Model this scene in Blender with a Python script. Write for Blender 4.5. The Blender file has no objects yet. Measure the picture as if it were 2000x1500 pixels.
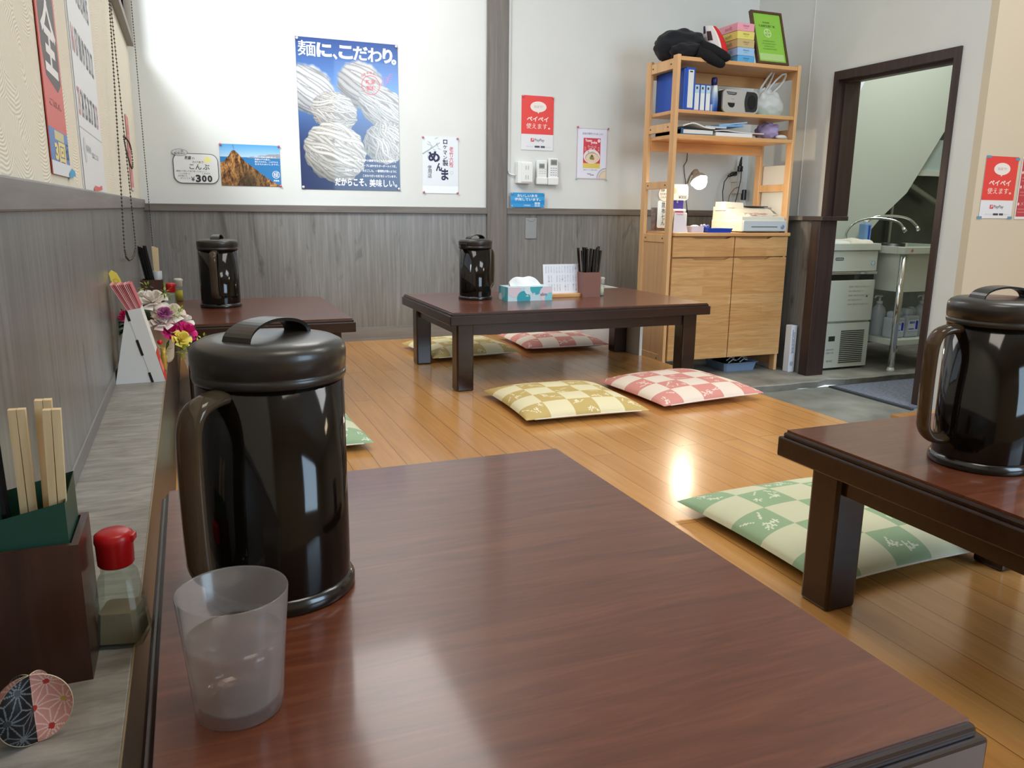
import bpy, bmesh, math, random
import numpy as np
from math import sin, cos, pi, radians, sqrt
from mathutils import Vector, Matrix

S = bpy.context.scene
COL = S.collection
random.seed(7)

# ------------------------------------------------------------------ camera
F_PX = 1540.6
PITCH, ROLL, YAW = radians(12.41), radians(0.652), radians(22.10)
fw = Vector((sin(YAW) * cos(PITCH), cos(YAW) * cos(PITCH), -sin(PITCH)))
r0 = Vector((cos(YAW), -sin(YAW), 0))
u0 = r0.cross(fw)
rt = cos(ROLL) * r0 + sin(ROLL) * u0
up = -sin(ROLL) * r0 + cos(ROLL) * u0
cam = bpy.data.objects.new('camera', bpy.data.cameras.new('camera'))
COL.objects.link(cam)
cam.data.sensor_width = 36.0
cam.data.lens = F_PX / 2000 * 36.0
cam.data.clip_start = 0.02
cam.matrix_world = Matrix(((rt.x, up.x, -fw.x, 0), (rt.y, up.y, -fw.y, 0), (rt.z, up.z, -fw.z, 0.71), (0, 0, 0, 1)))
S.camera = cam

# ------------------------------------------------------------------ view, world, lights
S.view_settings.view_transform = 'Standard'
S.view_settings.look = 'None'
S.view_settings.gamma = 1.0
S.view_settings.use_curve_mapping = False
S.view_settings.exposure = 0.1
S.cycles.max_bounces = 10
S.cycles.transparent_max_bounces = 16
S.cycles.sample_clamp_indirect = 6.0

W = bpy.data.worlds.new('sky')
S.world = W
W.use_nodes = True
_n = W.node_tree.nodes
_bg = _n['Background']
_bg.inputs['Color'].default_value = (0.80, 0.90, 1.0, 1)
_bg.inputs['Strength'].default_value = 1.5


def area(name, loc, target, sx, sy, power, color, spread=180):
    l = bpy.data.lights.new(name, 'AREA')
    l.shape = 'RECTANGLE'
    l.size, l.size_y = sx, sy
    l.energy = power
    l.color = color
    l.spread = radians(spread)
    o = bpy.data.objects.new(name, l)
    COL.objects.link(o)
    o.location = loc
    o.rotation_euler = (Vector(target) - Vector(loc)).to_track_quat('-Z', 'Y').to_euler()
    return o


# daylight falling through the side window, a lamp added for the tabletop glow, the ceiling lamps of the room, the kitchen lamp, daylight from the entrance side
area('daylight', (-2.0, 0.75, 4.35), (0.2, 4.294, 1.15), 1.6, 1.6, 105, (0.90, 0.96, 1.0), 90)
area('ceiling_lamp', (0.85, 3.35, 2.35), (0.85, 3.35, 0), 0.5, 1.3, 13, (1.0, 0.98, 0.95))  # unseen lamp, added and hung low to mirror a glow on the near tabletop
area('ceiling_lamp', (2.6, 1.3, 3.1), (2.6, 1.6, 0), 1.2, 0.8, 27, (0.97, 0.99, 1.0))
area('ceiling_lamp', (0.7, 0.5, 3.0), (0.5, 1.0, 0), 0.8, 0.8, 15, (1.0, 0.92, 0.80))
area('ceiling_lamp', (3.9, 1.0, 2.9), (3.9, 1.6, 0), 0.5, 0.5, 11, (1.0, 0.80, 0.55))
area('ceiling_lamp', (4.1, 3.0, 2.6), (3.9, 3.5, 0.2), 0.9, 0.4, 22, (0.92, 1.0, 0.98))
area('entrance_daylight', (2.6, -1.3, 1.6), (2.5, 3.5, 0.5), 1.8, 1.6, 80, (0.56, 0.78, 1.0))

# ------------------------------------------------------------------ materials


def lin(c):
    out = []
    for v in c[:3]:
        v = v / 255.0
        out.append(v / 12.92 if v <= 0.04045 else ((v + 0.055) / 1.055) ** 2.4)
    return (out[0], out[1], out[2], 1.0)


class NT:
    def __init__(s, name):
        s.m = bpy.data.materials.new(name)
        s.m.use_nodes = True
        s.t = s.m.node_tree
        s.b = s.t.nodes['Principled BSDF']
        s.out = s.t.nodes['Material Output']

    def n(s, kind, **kw):
        nd = s.t.nodes.new(kind)
        for k, v in kw.items():
            if k[0] == '_':
                setattr(nd, k[1:], v)
            else:
                nd.inputs[k.replace('__', ' ')].default_value = v
        return nd

    def l(s, a, b):
        s.t.links.new(a, b)

    def coords(s, scale=(1, 1, 1), rot=(0, 0, 0)):
        tc = s.n('ShaderNodeTexCoord')
        mp = s.n('ShaderNodeMapping')
        mp.inputs['Scale'].default_value = scale
        mp.inputs['Rotation'].default_value = rot
        s.l(tc.outputs['Object'], mp.inputs['Vector'])
        return mp.outputs['Vector']

    def ramp(s, fac, stops):
        r = s.n('ShaderNodeValToRGB')
        e = r.color_ramp.elements
        while len(e) < len(stops):
            e.new(0.5)
        for i, (p, c) in enumerate(stops):
            e[i].position = p
            e[i].color = lin(c) if len(c) == 3 else c
        s.l(fac, r.inputs['Fac'])
        return r.outputs['Color']

    def noise(s, vec, scale, detail=4, rough=0.55, dist=0.0):
        nz = s.n('ShaderNodeTexNoise')
        nz.inputs['Scale'].default_value = scale
        nz.inputs['Detail'].default_value = detail
        nz.inputs['Roughness'].default_value = rough
        nz.inputs['Distortion'].default_value = dist
        s.l(vec, nz.inputs['Vector'])
        return nz.outputs['Fac']

    def sheen(s):
        # Schlick reflectance, the same from both sides of a thin wall
        lw = s.n('ShaderNodeLayerWeight', Blend=0.5)
        pw = s.n('ShaderNodeMath', _operation='POWER')
        pw.inputs[1].default_value = 5.0
        ma = s.n('ShaderNodeMath', _operation='MULTIPLY_ADD')
        ma.inputs[1].default_value = 0.95
        ma.inputs[2].default_value = 0.04
        s.l(lw.outputs['Facing'], pw.inputs[0])
        s.l(pw.outputs[0], ma.inputs[0])
        return ma

    def bump(s, h, strength, dist=0.002):
        b = s.n('ShaderNodeBump')
        b.inputs['Strength'].default_value = strength
        b.inputs['Distance'].default_value = dist
        s.l(h, b.inputs['Height'])
        s.l(b.outputs['Normal'], s.b.inputs['Normal'])


MATS = {}


def mat(name, c, rough=0.5, metal=0.0, spec=0.5, coat=0.0, var=0.0, vscale=8.0, bump=0.0, bscale=120.0, alpha=1.0, trans=0.0, sss=0.0, emit=0.0, sheen=0.0):
    if name in MATS:
        return MATS[name]
    k = NT(name)
    b = k.b
    b.inputs['Base Color'].default_value = lin(c)
    b.inputs['Roughness'].default_value = rough
    b.inputs['Metallic'].default_value = metal
    b.inputs['Specular IOR Level'].default_value = spec
    b.inputs['Coat Weight'].default_value = coat
    b.inputs['Coat Roughness'].default_value = 0.08
    b.inputs['Alpha'].default_value = alpha
    b.inputs['Transmission Weight'].default_value = trans
    b.inputs['Sheen Weight'].default_value = sheen
    if emit:
        b.inputs['Emission Color'].default_value = lin(c)
        b.inputs['Emission Strength'].default_value = emit
    vec = None
    if var:
        vec = k.coords()
        f = k.noise(vec, vscale)
        d = [max(0, v * (1 - var)) for v in c]
        e = [min(255, v * (1 + var)) for v in c]
        k.l(k.ramp(f, [(0.3, d), (0.7, e)]), b.inputs['Base Color'])
    if bump:
        vec = vec or k.coords()
        k.bump(k.noise(vec, bscale), bump)
    MATS[name] = k.m
    return k.m


def wood(name, stops, scale, rough, fine=1.0, detail=6, bump=0.0, coat=0.0, spec=0.5, dist=0.6):
    """grain: scale is small along the grain, large across it"""
    if name in MATS:
        return MATS[name]
    k = NT(name)
    v = k.coords(scale)
    f = k.noise(v, fine, detail, 0.62, dist)
    k.l(k.ramp(f, stops), k.b.inputs['Base Color'])
    k.b.inputs['Roughness'].default_value = rough
    k.b.inputs['Coat Weight'].default_value = coat
    k.b.inputs['Coat Roughness'].default_value = 0.1
    k.b.inputs['Specular IOR Level'].default_value = spec
    if bump:
        k.bump(f, bump, 0.001)
    MATS[name] = k.m
    return k.m


# printed paper and patterned cloth take their colours face by face
def attr_mat(name, rough, coat=0.0, spec=0.5, bump=0.0, bscale=300, alpha=1.0):
    if name in MATS:
        return MATS[name]
    k = NT(name)
    a = k.n('ShaderNodeAttribute', _attribute_name='Col')
    k.l(a.outputs['Color'], k.b.inputs['Base Color'])
    k.b.inputs['Roughness'].default_value = rough
    k.b.inputs['Coat Weight'].default_value = coat
    k.b.inputs['Specular IOR Level'].default_value = spec
    k.b.inputs['Alpha'].default_value = alpha
    if bump:
        k.bump(k.noise(k.coords(), bscale), bump)
    MATS[name] = k.m
    return k.m


PRINT = attr_mat('printed_paper', 0.45, spec=0.35)
GLOSSY = attr_mat('glossy_print', 0.25, coat=0.3)
CLOTH = attr_mat('patterned_cloth', 0.62, spec=0.35, bump=0.15, bscale=900)
PLASTICS = attr_mat('coloured_plastic', 0.35)
PETAL = attr_mat('silk_petal', 0.7, spec=0.2)
BLACK = mat('black_plastic', (14, 13, 12), 0.22, coat=0.4)
STEEL = mat('brushed_steel', (212, 220, 211), 0.38, metal=0.25)
CHROME = mat('chrome', (225, 228, 228), 0.12, metal=1.0)


def smoky(name, tint, mixd, dcol):
    k = NT(name)
    tr = k.n('ShaderNodeBsdfTransparent')
    tr.inputs['Color'].default_value = lin(tint)
    df = k.n('ShaderNodeBsdfDiffuse')
    df.inputs['Color'].default_value = lin(dcol)
    gl = k.n('ShaderNodeBsdfGlossy')
    gl.inputs['Roughness'].default_value = 0.08
    m0 = k.n('ShaderNodeMixShader')
    m0.inputs[0].default_value = mixd
    fr = k.sheen()
    m1 = k.n('ShaderNodeMixShader')
    k.l(tr.outputs[0], m0.inputs[1])
    k.l(df.outputs[0], m0.inputs[2])
    k.l(fr.outputs[0], m1.inputs[0])
    k.l(m0.outputs[0], m1.inputs[1])
    k.l(gl.outputs[0], m1.inputs[2])
    k.l(m1.outputs[0], k.out.inputs['Surface'])
    MATS[name] = k.m
    return k.m


SMOKY = smoky('smoky_clear_plastic', (128, 102, 76), 0.16, (46, 38, 30))
SMOKYH = smoky('smoky_handle_plastic', (150, 126, 100), 0.42, (104, 88, 68))


def clear(name, tint, rough, mixd, dcol):
    k = NT(name)
    tr = k.n('ShaderNodeBsdfTransparent')
    tr.inputs['Color'].default_value = lin(tint)
    df = k.n('ShaderNodeBsdfTranslucent')
    df.inputs['Color'].default_value = lin(dcol)
    d2 = k.n('ShaderNodeBsdfDiffuse')
    d2.inputs['Color'].default_value = lin(dcol)
    gl = k.n('ShaderNodeBsdfGlossy')
    gl.inputs['Roughness'].default_value = rough
    ma = k.n('ShaderNodeMixShader')
    ma.inputs[0].default_value = 0.6
    m0 = k.n('ShaderNodeMixShader')
    m0.inputs[0].default_value = mixd
    fr = k.sheen()
    m1 = k.n('ShaderNodeMixShader')
    k.l(df.outputs[0], ma.inputs[1])
    k.l(d2.outputs[0], ma.inputs[2])
    k.l(tr.outputs[0], m0.inputs[1])
    k.l(ma.outputs[0], m0.inputs[2])
    k.l(fr.outputs[0], m1.inputs[0])
    k.l(m0.outputs[0], m1.inputs[1])
    k.l(gl.outputs[0], m1.inputs[2])
    k.l(m1.outputs[0], k.out.inputs['Surface'])
    MATS[name] = k.m
    return k.m


FROST = clear('frosted_plastic', (250, 247, 246), 0.18, 0.13, (255, 252, 250))
WATER = clear('water', (230, 225, 220), 0.03, 0.06, (190, 182, 178))
CLEAR = clear('clear_glass', (238, 244, 238), 0.04, 0.06, (220, 230, 220))
FILM = clear('clear_film', (246, 248, 248), 0.12, 0.12, (240, 244, 246))
WINGLASS = clear('window_glass', (252, 253, 253), 0.02, 0.0, (220, 230, 230))
MILKY = clear('milky_plastic', (214, 228, 240), 0.25, 0.86, (222, 232, 240))

# ------------------------------------------------------------------ mesh builder


class Frame:
    """a flat reading frame: origin, right, up, outward normal"""
    def __init__(s, o, r, u):
        s.o, s.r, s.u = Vector(o), Vector(r).normalized(), Vector(u).normalized()
        s.n = s.r.cross(s.u)

    def p(s, a, b, c=0.0):
        return s.o + s.r * a + s.u * b + s.n * c


def back(x, z, y):
    return Frame((x, y, z), (1, 0, 0), (0, 0, 1))


_glyphs = {}


def glyphs(body, bold):
    key = (body, bold)
    if key not in _glyphs:
        cu = bpy.data.curves.new('lettering', 'FONT')
        cu.body = body
        cu.offset = bold
        cu.resolution_u = 3
        o = bpy.data.objects.new('lettering', cu)
        COL.objects.link(o)
        dg = bpy.context.evaluated_depsgraph_get()
        me = bpy.data.meshes.new_from_object(o.evaluated_get(dg))
        vs = [(v.co.x, v.co.y) for v in me.vertices]
        fs = [tuple(p.vertices) for p in me.polygons]
        bpy.data.objects.remove(o)
        bpy.data.curves.remove(cu)
        bpy.data.meshes.remove(me)
        _glyphs[key] = (vs, fs)
    return _glyphs[key]


class MB:
    def __init__(s, col=(200, 200, 200)):
        s.v, s.f, s.c, s.m, s.s = [], [], [], [], []
        s.col = col
        s.used_col = False

    def add(s, vs, fs, col=None, m=0, smooth=False):
        b = len(s.v)
        s.v.extend([tuple(p) for p in vs])
        s.f.extend([tuple(b + i for i in f) for f in fs])
        n = len(fs)
        if col is not None:
            s.used_col = True
        s.c.extend([col if col is not None else s.col] * n)
        s.m.extend([m] * n)
        s.s.extend([smooth] * n)
        return s

    def box(s, x0, x1, y0, y1, z0, z1, bev=0.0, col=None, m=0, rot=None, seg=2, piv=None):
        if bev:
            bm = bmesh.new()
            bmesh.ops.create_cube(bm, size=1)
            for v in bm.verts:
                v.co = Vector(((v.co.x + .5) * (x1 - x0) + x0, (v.co.y + .5) * (y1 - y0) + y0, (v.co.z + .5) * (z1 - z0) + z0))
            bmesh.ops.bevel(bm, geom=list(bm.edges), offset=bev, segments=seg, profile=0.5, affect='EDGES')
            bm.verts.index_update()
            vs = [v.co.copy() for v in bm.verts]
            fs = [[v.index for v in f.verts] for f in bm.faces]
            bm.free()
        else:
            vs = [Vector(p) for p in ((x0, y0, z0), (x1, y0, z0), (x1, y1, z0), (x0, y1, z0), (x0, y0, z1), (x1, y0, z1), (x1, y1, z1), (x0, y1, z1))]
            fs = [(0, 3, 2, 1), (4, 5, 6, 7), (0, 1, 5, 4), (1, 2, 6, 5), (2, 3, 7, 6), (3, 0, 4, 7)]
        if rot is not None:
            pv = Vector(piv) if piv else Vector(((x0 + x1) / 2, (y0 + y1) / 2, z0))
            vs = [rot @ (v - pv) + pv for v in vs]
        return s.add(vs, fs, col, m)

    def lathe(s, prof, c=(0, 0, 0), seg=32, col=None, m=0, mtx=None, smooth=True, cap=True, sx=1.0, sy=1.0):
        c = Vector(c)
        vs, fs = [], []
        n = len(prof)
        for r, z in prof:
            for i in range(seg):
                a = 2 * pi * i / seg
                p = Vector((r * cos(a) * sx, r * sin(a) * sy, z))
                if mtx is not None:
                    p = mtx @ p
                vs.append(c + p)
        for j in range(n - 1):
            for i in range(seg):
                k = (i + 1) % seg
                fs.append((j * seg + i, j * seg + k, (j + 1) * seg + k, (j + 1) * seg + i))
        s.add(vs, fs, col, m, smooth)
        if cap:
            b = len(s.v) - n * seg
            ends = []
            if prof[0][0] > 1e-5:
                ends.append(tuple(range(seg - 1, -1, -1)))
            if prof[-1][0] > 1e-5:
                ends.append(tuple((n - 1) * seg + i for i in range(seg)))
            for e in ends:
                s.f.append(tuple(b + i for i in e))
                s.c.append(col if col is not None else s.col)
                s.m.append(m)
                s.s.append(False)
        return s

    def tube(s, pts, r, seg=8, closed=False, col=None, m=0, flat=1.0, smooth=True, ref=None):
        pts = [Vector(p) for p in pts]
        n = len(pts)
        rr = r if isinstance(r, (list, tuple)) else [r] * n
        vs, fs = [], []
        pn = Vector(ref) if ref else None
        for i, p in enumerate(pts):
            if closed:
                t = pts[(i + 1) % n] - pts[i - 1]
            else:
                t = pts[min(i + 1, n - 1)] - pts[max(i - 1, 0)]
            t = t.normalized() if t.length > 1e-9 else Vector((0, 0, 1))
            if pn is None:
                pn = t.orthogonal().normalized()
            nn = pn - t * pn.dot(t)
            nn = nn.normalized() if nn.length > 1e-6 else t.orthogonal().normalized()
            pn = nn
            bn = t.cross(nn)
            for k in range(seg):
                a = 2 * pi * k / seg
                vs.append(p + nn * (rr[i] * cos(a)) + bn * (rr[i] * flat * sin(a)))
        rng = n if closed else n - 1
        for i in range(rng):
            j = (i + 1) % n
            for k in range(seg):
                q = (k + 1) % seg
                fs.append((i * seg + k, i * seg + q, j * seg + q, j * seg + k))
        s.add(vs, fs, col, m, smooth)
        if not closed:
            b = len(s.v) - n * seg
            for e in (tuple(range(seg - 1, -1, -1)), tuple((n - 1) * seg + k for k in range(seg))):
                s.f.append(tuple(b + i for i in e))
                s.c.append(col if col is not None else s.col)
                s.m.append(m)
                s.s.append(False)
        return s

    def prism(s, poly, off, col=None, m=0):
        """closed polygon of 3-D points swept by the vector off"""
        off = Vector(off)
        a = [Vector(p) for p in poly]
        n = len(a)
        vs = a + [p + off for p in a]
        fs = [tuple(range(n - 1, -1, -1)), tuple(range(n, 2 * n))]
        for i in range(n):
            j = (i + 1) % n
            fs.append((i, j, n + j, n + i))
        return s.add(vs, fs, col, m)

    def surf(s, fn, nu, nv, col=None, m=0, smooth=True, wrap=False, colfn=None):
        vs, fs = [], []
        for j in range(nv + 1):
            for i in range(nu + (0 if wrap else 1)):
                vs.append(Vector(fn(i / nu, j / nv)))
        w = nu if wrap else nu + 1
        cols = []
        for j in range(nv):
            for i in range(nu):
                k = (i + 1) % w if wrap else i + 1
                fs.append((j * w + i, j * w + k, (j + 1) * w + k, (j + 1) * w + i))
                if colfn:
                    cols.append(colfn((i + .5) / nu, (j + .5) / nv))
        s.add(vs, fs, col, m, smooth)
        if colfn:
            s.used_col = True
            s.c[-len(fs):] = cols
        return s

    def ball(s, c, rx, ry=None, rz=None, nu=20, nv=12, col=None, m=0, fn=None):
        ry = ry or rx
        rz = rz or rx
        c = Vector(c)

        def g(u, v):
            a, b = 2 * pi * u, pi * (v - .5)
            d = Vector((cos(b) * cos(a), cos(b) * sin(a), sin(b)))
            k = fn(d) if fn else 1.0
            return c + Vector((d.x * rx * k, d.y * ry * k, d.z * rz * k))
        return s.surf(g, nu, nv, col, m, True, True)

    # -- flat printing on a frame
    def quad(s, fr, a0, b0, a1, b1, col, off=0.0, m=0):
        return s.add([fr.p(a0, b0, off), fr.p(a1, b0, off), fr.p(a1, b1, off), fr.p(a0, b1, off)], [(0, 1, 2, 3)], col, m)

    def poly(s, fr, pts, col, off=0.0, m=0):
        return s.add([fr.p(a, b, off) for a, b in pts], [tuple(range(len(pts)))], col, m)

    def disc(s, fr, a, b, ra, rb, col, off=0.0, n=28, m=0, t0=0, t1=2 * pi):
        return s.poly(fr, [(a + ra * cos(t0 + (t1 - t0) * i / n), b + rb * sin(t0 + (t1 - t0) * i / n)) for i in range(n)], col, off, m)

    def ring(s, fr, a, b, r, w, col, off=0.0, n=36, m=0):
        vs, fs = [], []
        for i in range(n):
            t = 2 * pi * i / n
            vs += [fr.p(a + r * cos(t), b + r * sin(t), off), fr.p(a + (r - w) * cos(t), b + (r - w) * sin(t), off)]
        for i in range(n):
            j = (i + 1) % n
            fs.append((2 * i, 2 * j, 2 * j + 1, 2 * i + 1))
        return s.add(vs, fs, col, m)

    def stroke(s, fr, pts, w, col, off=0.0, m=0):
        n = len(pts)
        ww = w if isinstance(w, (list, tuple)) else [w] * n
        vs, fs = [], []
        for i, (a, b) in enumerate(pts):
            p, q = pts[max(i - 1, 0)], pts[min(i + 1, n - 1)]
            da, db = q[0] - p[0], q[1] - p[1]
            L = sqrt(da * da + db * db) or 1
            na, nb = -db / L * ww[i] / 2, da / L * ww[i] / 2
            vs += [fr.p(a + na, b + nb, off), fr.p(a - na, b - nb, off)]
        for i in range(n - 1):
            fs.append((2 * i, 2 * i + 1, 2 * i + 3, 2 * i + 2))
        return s.add(vs, fs, col, m)

    def text(s, fr, body, a0, b0, a1, b1, col, bold=0.0, off=0.0, keep=False, skew=0.0, m=0):
        vs, fs = glyphs(body, bold)
        if not vs:
            return s
        x0, x1 = min(v[0] for v in vs), max(v[0] for v in vs)
        y0, y1 = min(v[1] for v in vs), max(v[1] for v in vs)
        sx, sy = (a1 - a0) / (x1 - x0), (b1 - b0) / (y1 - y0)
        if keep:
            sx = sy = min(sx, sy)
            a0 = (a0 + a1) / 2 - sx * (x1 - x0) / 2
            b0 = (b0 + b1) / 2 - sy * (y1 - y0) / 2
        return s.add([fr.p(a0 + (x - x0) * sx + skew * (y - y0) * sy, b0 + (y - y0) * sy, off) for x, y in vs], fs, col, m)

    def vtext(s, fr, body, a, b, w, h, col, bold=0.0, off=0.0, gap=1.12, da=0.0, m=0):
        for i, ch in enumerate(body):
            t = b - i * h * gap
            s.text(fr, ch, a + i * da, t - h, a + i * da + w, t, col, bold, off, m=m)
        return s

    def canvas(s, fr, img, w, h, off=0.0, m=0):
        H, Wd = img.shape[:2]
        base = len(s.v)
        for j in range(H + 1):
            for i in range(Wd + 1):
                s.v.append(tuple(fr.p(w * i / Wd, h * (1 - j / H), off)))
        for j in range(H):
            for i in range(Wd):
                a = base + j * (Wd + 1) + i
                s.f.append((a + Wd + 1, a + Wd + 2, a + 1, a))
                s.c.append(tuple(img[j, i]))
        n = H * Wd
        s.m.extend([m] * n)
        s.s.extend([False] * n)
        s.used_col = True
        return s


def world_of(o):
    p = Vector((0, 0, 0))
    while o:
        p += o.location
        o = o.parent
    return p


def link(name, mb, mats, parent=None, label=None, cat=None, group=None, kind=None, origin=None):
    if not isinstance(mats, (list, tuple)):
        mats = [mats]
    arr = np.array(mb.v, dtype=np.float64)
    if parent is not None:
        org = world_of(parent)
    elif origin is not None:
        org = Vector(origin)
    else:
        lo, hi = arr.min(0), arr.max(0)
        org = Vector(((lo[0] + hi[0]) / 2, (lo[1] + hi[1]) / 2, lo[2]))
    arr = arr - np.array(org)
    me = bpy.data.meshes.new(name)
    me.from_pydata(arr.tolist(), [], mb.f)
    for mm in mats:
        me.materials.append(mm)
    me.polygons.foreach_set('material_index', mb.m)
    me.polygons.foreach_set('use_smooth', mb.s)
    if mb.used_col:
        at = me.color_attributes.new('Col', 'FLOAT_COLOR', 'CORNER')
        cache = {}
        cols = []
        for f, c in zip(mb.f, mb.c):
            if c not in cache:
                cache[c] = lin(c)
            cols.extend(cache[c] * len(f))
        at.data.foreach_set('color', cols)
    me.update()
    o = bpy.data.objects.new(name, me)
    COL.objects.link(o)
    if parent is not None:
        o.parent = parent
    else:
        o.location = org
    tag(o, label, cat, group, kind)
    return o


def tag(o, label=None, cat=None, group=None, kind=None):
    if label:
        o['label'] = label
    if cat:
        o['category'] = cat
    if group:
        o['group'] = group
    if kind:
        o['kind'] = kind
    return o


def thing(name, label, cat, loc, group=None):
    o = bpy.data.objects.new(name, None)
    COL.objects.link(o)
    o.location = loc
    o.empty_display_size = 0.05
    return tag(o, label, cat, group)


def struct(name, mb, m, label=None):
    return link(name, mb, m, kind='structure', origin=(0, 0, 0), label=label)


def copy_thing(src, loc, rz, label, group=None):
    r = src.copy()
    COL.objects.link(r)
    r.location = loc
    r.rotation_euler = (0, 0, rz)
    r['label'] = label
    if group:
        r['group'] = group
    for ch in src.children:
        c = ch.copy()
        COL.objects.link(c)
        c.parent = r
        for g in ch.children:
            d = g.copy()
            COL.objects.link(d)
            d.parent = c
    return r


def RZ(a):
    return Matrix.Rotation(a, 3, 'Z')


def RX(a):
    return Matrix.Rotation(a, 3, 'X')


def RY(a):
    return Matrix.Rotation(a, 3, 'Y')


def box1(name, dims, m, parent=None, bev=0.0, **kw):
    return link(name, MB().box(*dims, bev=bev), m, parent, **kw)

# ================================================================== THE ROOM
YB, XW, XR = 4.294, -0.198, 3.36      # back wall, window-side wall, wall with the kitchen opening
HT = 0.322                            # table height


def plank_mat():
    k = NT('floor_boards')
    v = k.coords(rot=(0, 0, radians(90)))
    br = k.n('ShaderNodeTexBrick', _offset=0.37, _offset_frequency=2)
    br.inputs['Scale'].default_value = 1.0
    br.inputs['Brick Width'].default_value = 1.45
    br.inputs['Row Height'].default_value = 0.076
    br.inputs['Mortar Size'].default_value = 0.0011
    br.inputs['Mortar Smooth'].default_value = 0.3
    br.inputs['Color1'].default_value = lin((224, 164, 96))
    br.inputs['Color2'].default_value = lin((214, 152, 84))
    br.inputs['Mortar'].default_value = lin((150, 94, 46))
    k.l(v, br.inputs['Vector'])
    v2 = k.coords((60, 3, 60))
    g = k.ramp(k.noise(v2, 1.0, 5, 0.6, 0.8), [(0.25, (226, 226, 226)), (0.75, (255, 255, 255))])
    mx = k.n('ShaderNodeMix', _data_type='RGBA', _blend_type='MULTIPLY')
    mx.inputs[0].default_value = 1.0
    k.l(br.outputs['Color'], mx.inputs[6])
    k.l(g, mx.inputs[7])
    k.l(mx.outputs[2], k.b.inputs['Base Color'])
    k.b.inputs['Roughness'].default_value = 0.24
    k.b.inputs['Coat Weight'].default_value = 0.45
    k.b.inputs['Coat Roughness'].default_value = 0.15
    nz = k.noise(k.coords((25, 6, 25)), 1.0, 2)
    k.bump(nz, 0.10, 0.002)
    return k.m


def panel_mat(name, horiz=False):
    k = NT(name)
    v = k.coords((1.2, 30, 30) if horiz else (70, 70, 2.2))
    f = k.noise(v, 1.0, 8, 0.72, 0.5)
    base = k.ramp(f, [(0.25, (100, 97, 93)), (0.5, (122, 119, 115)), (0.75, (146, 143, 139))])
    v2 = k.coords((3, 9, 9) if horiz else (9, 9, 2.2))
    f2 = k.noise(v2, 1.0, 4, 0.6, 1.6)
    knots = k.ramp(f2, [(0.28, (165, 163, 161)), (0.42, (255, 255, 255))])
    mx = k.n('ShaderNodeMix', _data_type='RGBA', _blend_type='MULTIPLY')
    mx.inputs[0].default_value = 0.75
    k.l(base, mx.inputs[6])
    k.l(knots, mx.inputs[7])
    k.l(mx.outputs[2], k.b.inputs['Base Color'])
    k.b.inputs['Roughness'].default_value = 0.30
    k.b.inputs['Specular IOR Level'].default_value = 0.5
    k.bump(f, 0.12, 0.001)
    return k.m


def relief_mat():
    """plaster combed in fans: concentric arcs, each patch about its own centre"""
    k = NT('combed_plaster')
    v = k.coords((1.0, 1.0, 1.35))
    wob_ = k.n('ShaderNodeTexNoise')
    wob_.inputs['Scale'].default_value = 9
    k.l(v, wob_.inputs['Vector'])
    ws = k.n('ShaderNodeVectorMath', _operation='SCALE')
    ws.inputs['Scale'].default_value = 0.035
    k.l(wob_.outputs['Color'], ws.inputs[0])
    va = k.n('ShaderNodeVectorMath', _operation='ADD')
    k.l(v, va.inputs[0])
    k.l(ws.outputs[0], va.inputs[1])
    vo = k.n('ShaderNodeTexVoronoi')
    vo.inputs['Scale'].default_value = 9.0
    k.l(va.outputs[0], vo.inputs['Vector'])
    of = k.n('ShaderNodeVectorMath', _operation='MULTIPLY_ADD')
    of.inputs[1].default_value = (0, 0.22, 0.16)
    of.inputs[2].default_value = (0, -0.11, -0.02)
    k.l(vo.outputs['Color'], of.inputs[0])
    ctr = k.n('ShaderNodeVectorMath', _operation='ADD')
    k.l(vo.outputs['Position'], ctr.inputs[0])
    k.l(of.outputs[0], ctr.inputs[1])
    ds = k.n('ShaderNodeVectorMath', _operation='DISTANCE')
    k.l(va.outputs[0], ds.inputs[0])
    k.l(ctr.outputs[0], ds.inputs[1])
    mu = k.n('ShaderNodeMath', _operation='MULTIPLY')
    mu.inputs[1].default_value = 850.0
    k.l(ds.outputs['Value'], mu.inputs[0])
    sn = k.n('ShaderNodeMath', _operation='SINE')
    k.l(mu.outputs[0], sn.inputs[0])
    k.b.inputs['Base Color'].default_value = lin((228, 220, 200))
    k.b.inputs['Roughness'].default_value = 0.85
    k.bump(sn.outputs[0], 0.30, 0.0012)
    return k.m


BOARDS = plank_mat()
PANEL = panel_mat('grey_wood_panel')
PANELH = panel_mat('grey_wood_board', True)
RELIEF = relief_mat()
PLASTER = mat('white_wallpaper', (216, 217, 213), 0.85, var=0.012, vscale=3, bump=0.12, bscale=350)
CREAM = mat('cream_wallpaper', (208, 194, 170), 0.85, bump=0.12, bscale=350)
RAIL = wood('grey_rail', [(0.3, (92, 84, 78)), (0.7, (120, 112, 104))], (2, 40, 40), 0.42)
RAILV = wood('grey_post', [(0.3, (92, 84, 78)), (0.7, (122, 113, 106))], (40, 40, 2), 0.42)
RAILY = wood('grey_rail_side', [(0.3, (108, 102, 98)), (0.7, (132, 126, 122))], (40, 2, 40), 0.45)
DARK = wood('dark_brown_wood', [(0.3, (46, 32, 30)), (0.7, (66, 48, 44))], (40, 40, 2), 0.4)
CONC = mat('concrete', (128, 130, 124), 0.62, var=0.16, vscale=4.5, bump=0.25, bscale=60)
CEIL = mat('ceiling_board', (236, 234, 228), 0.9)

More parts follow.
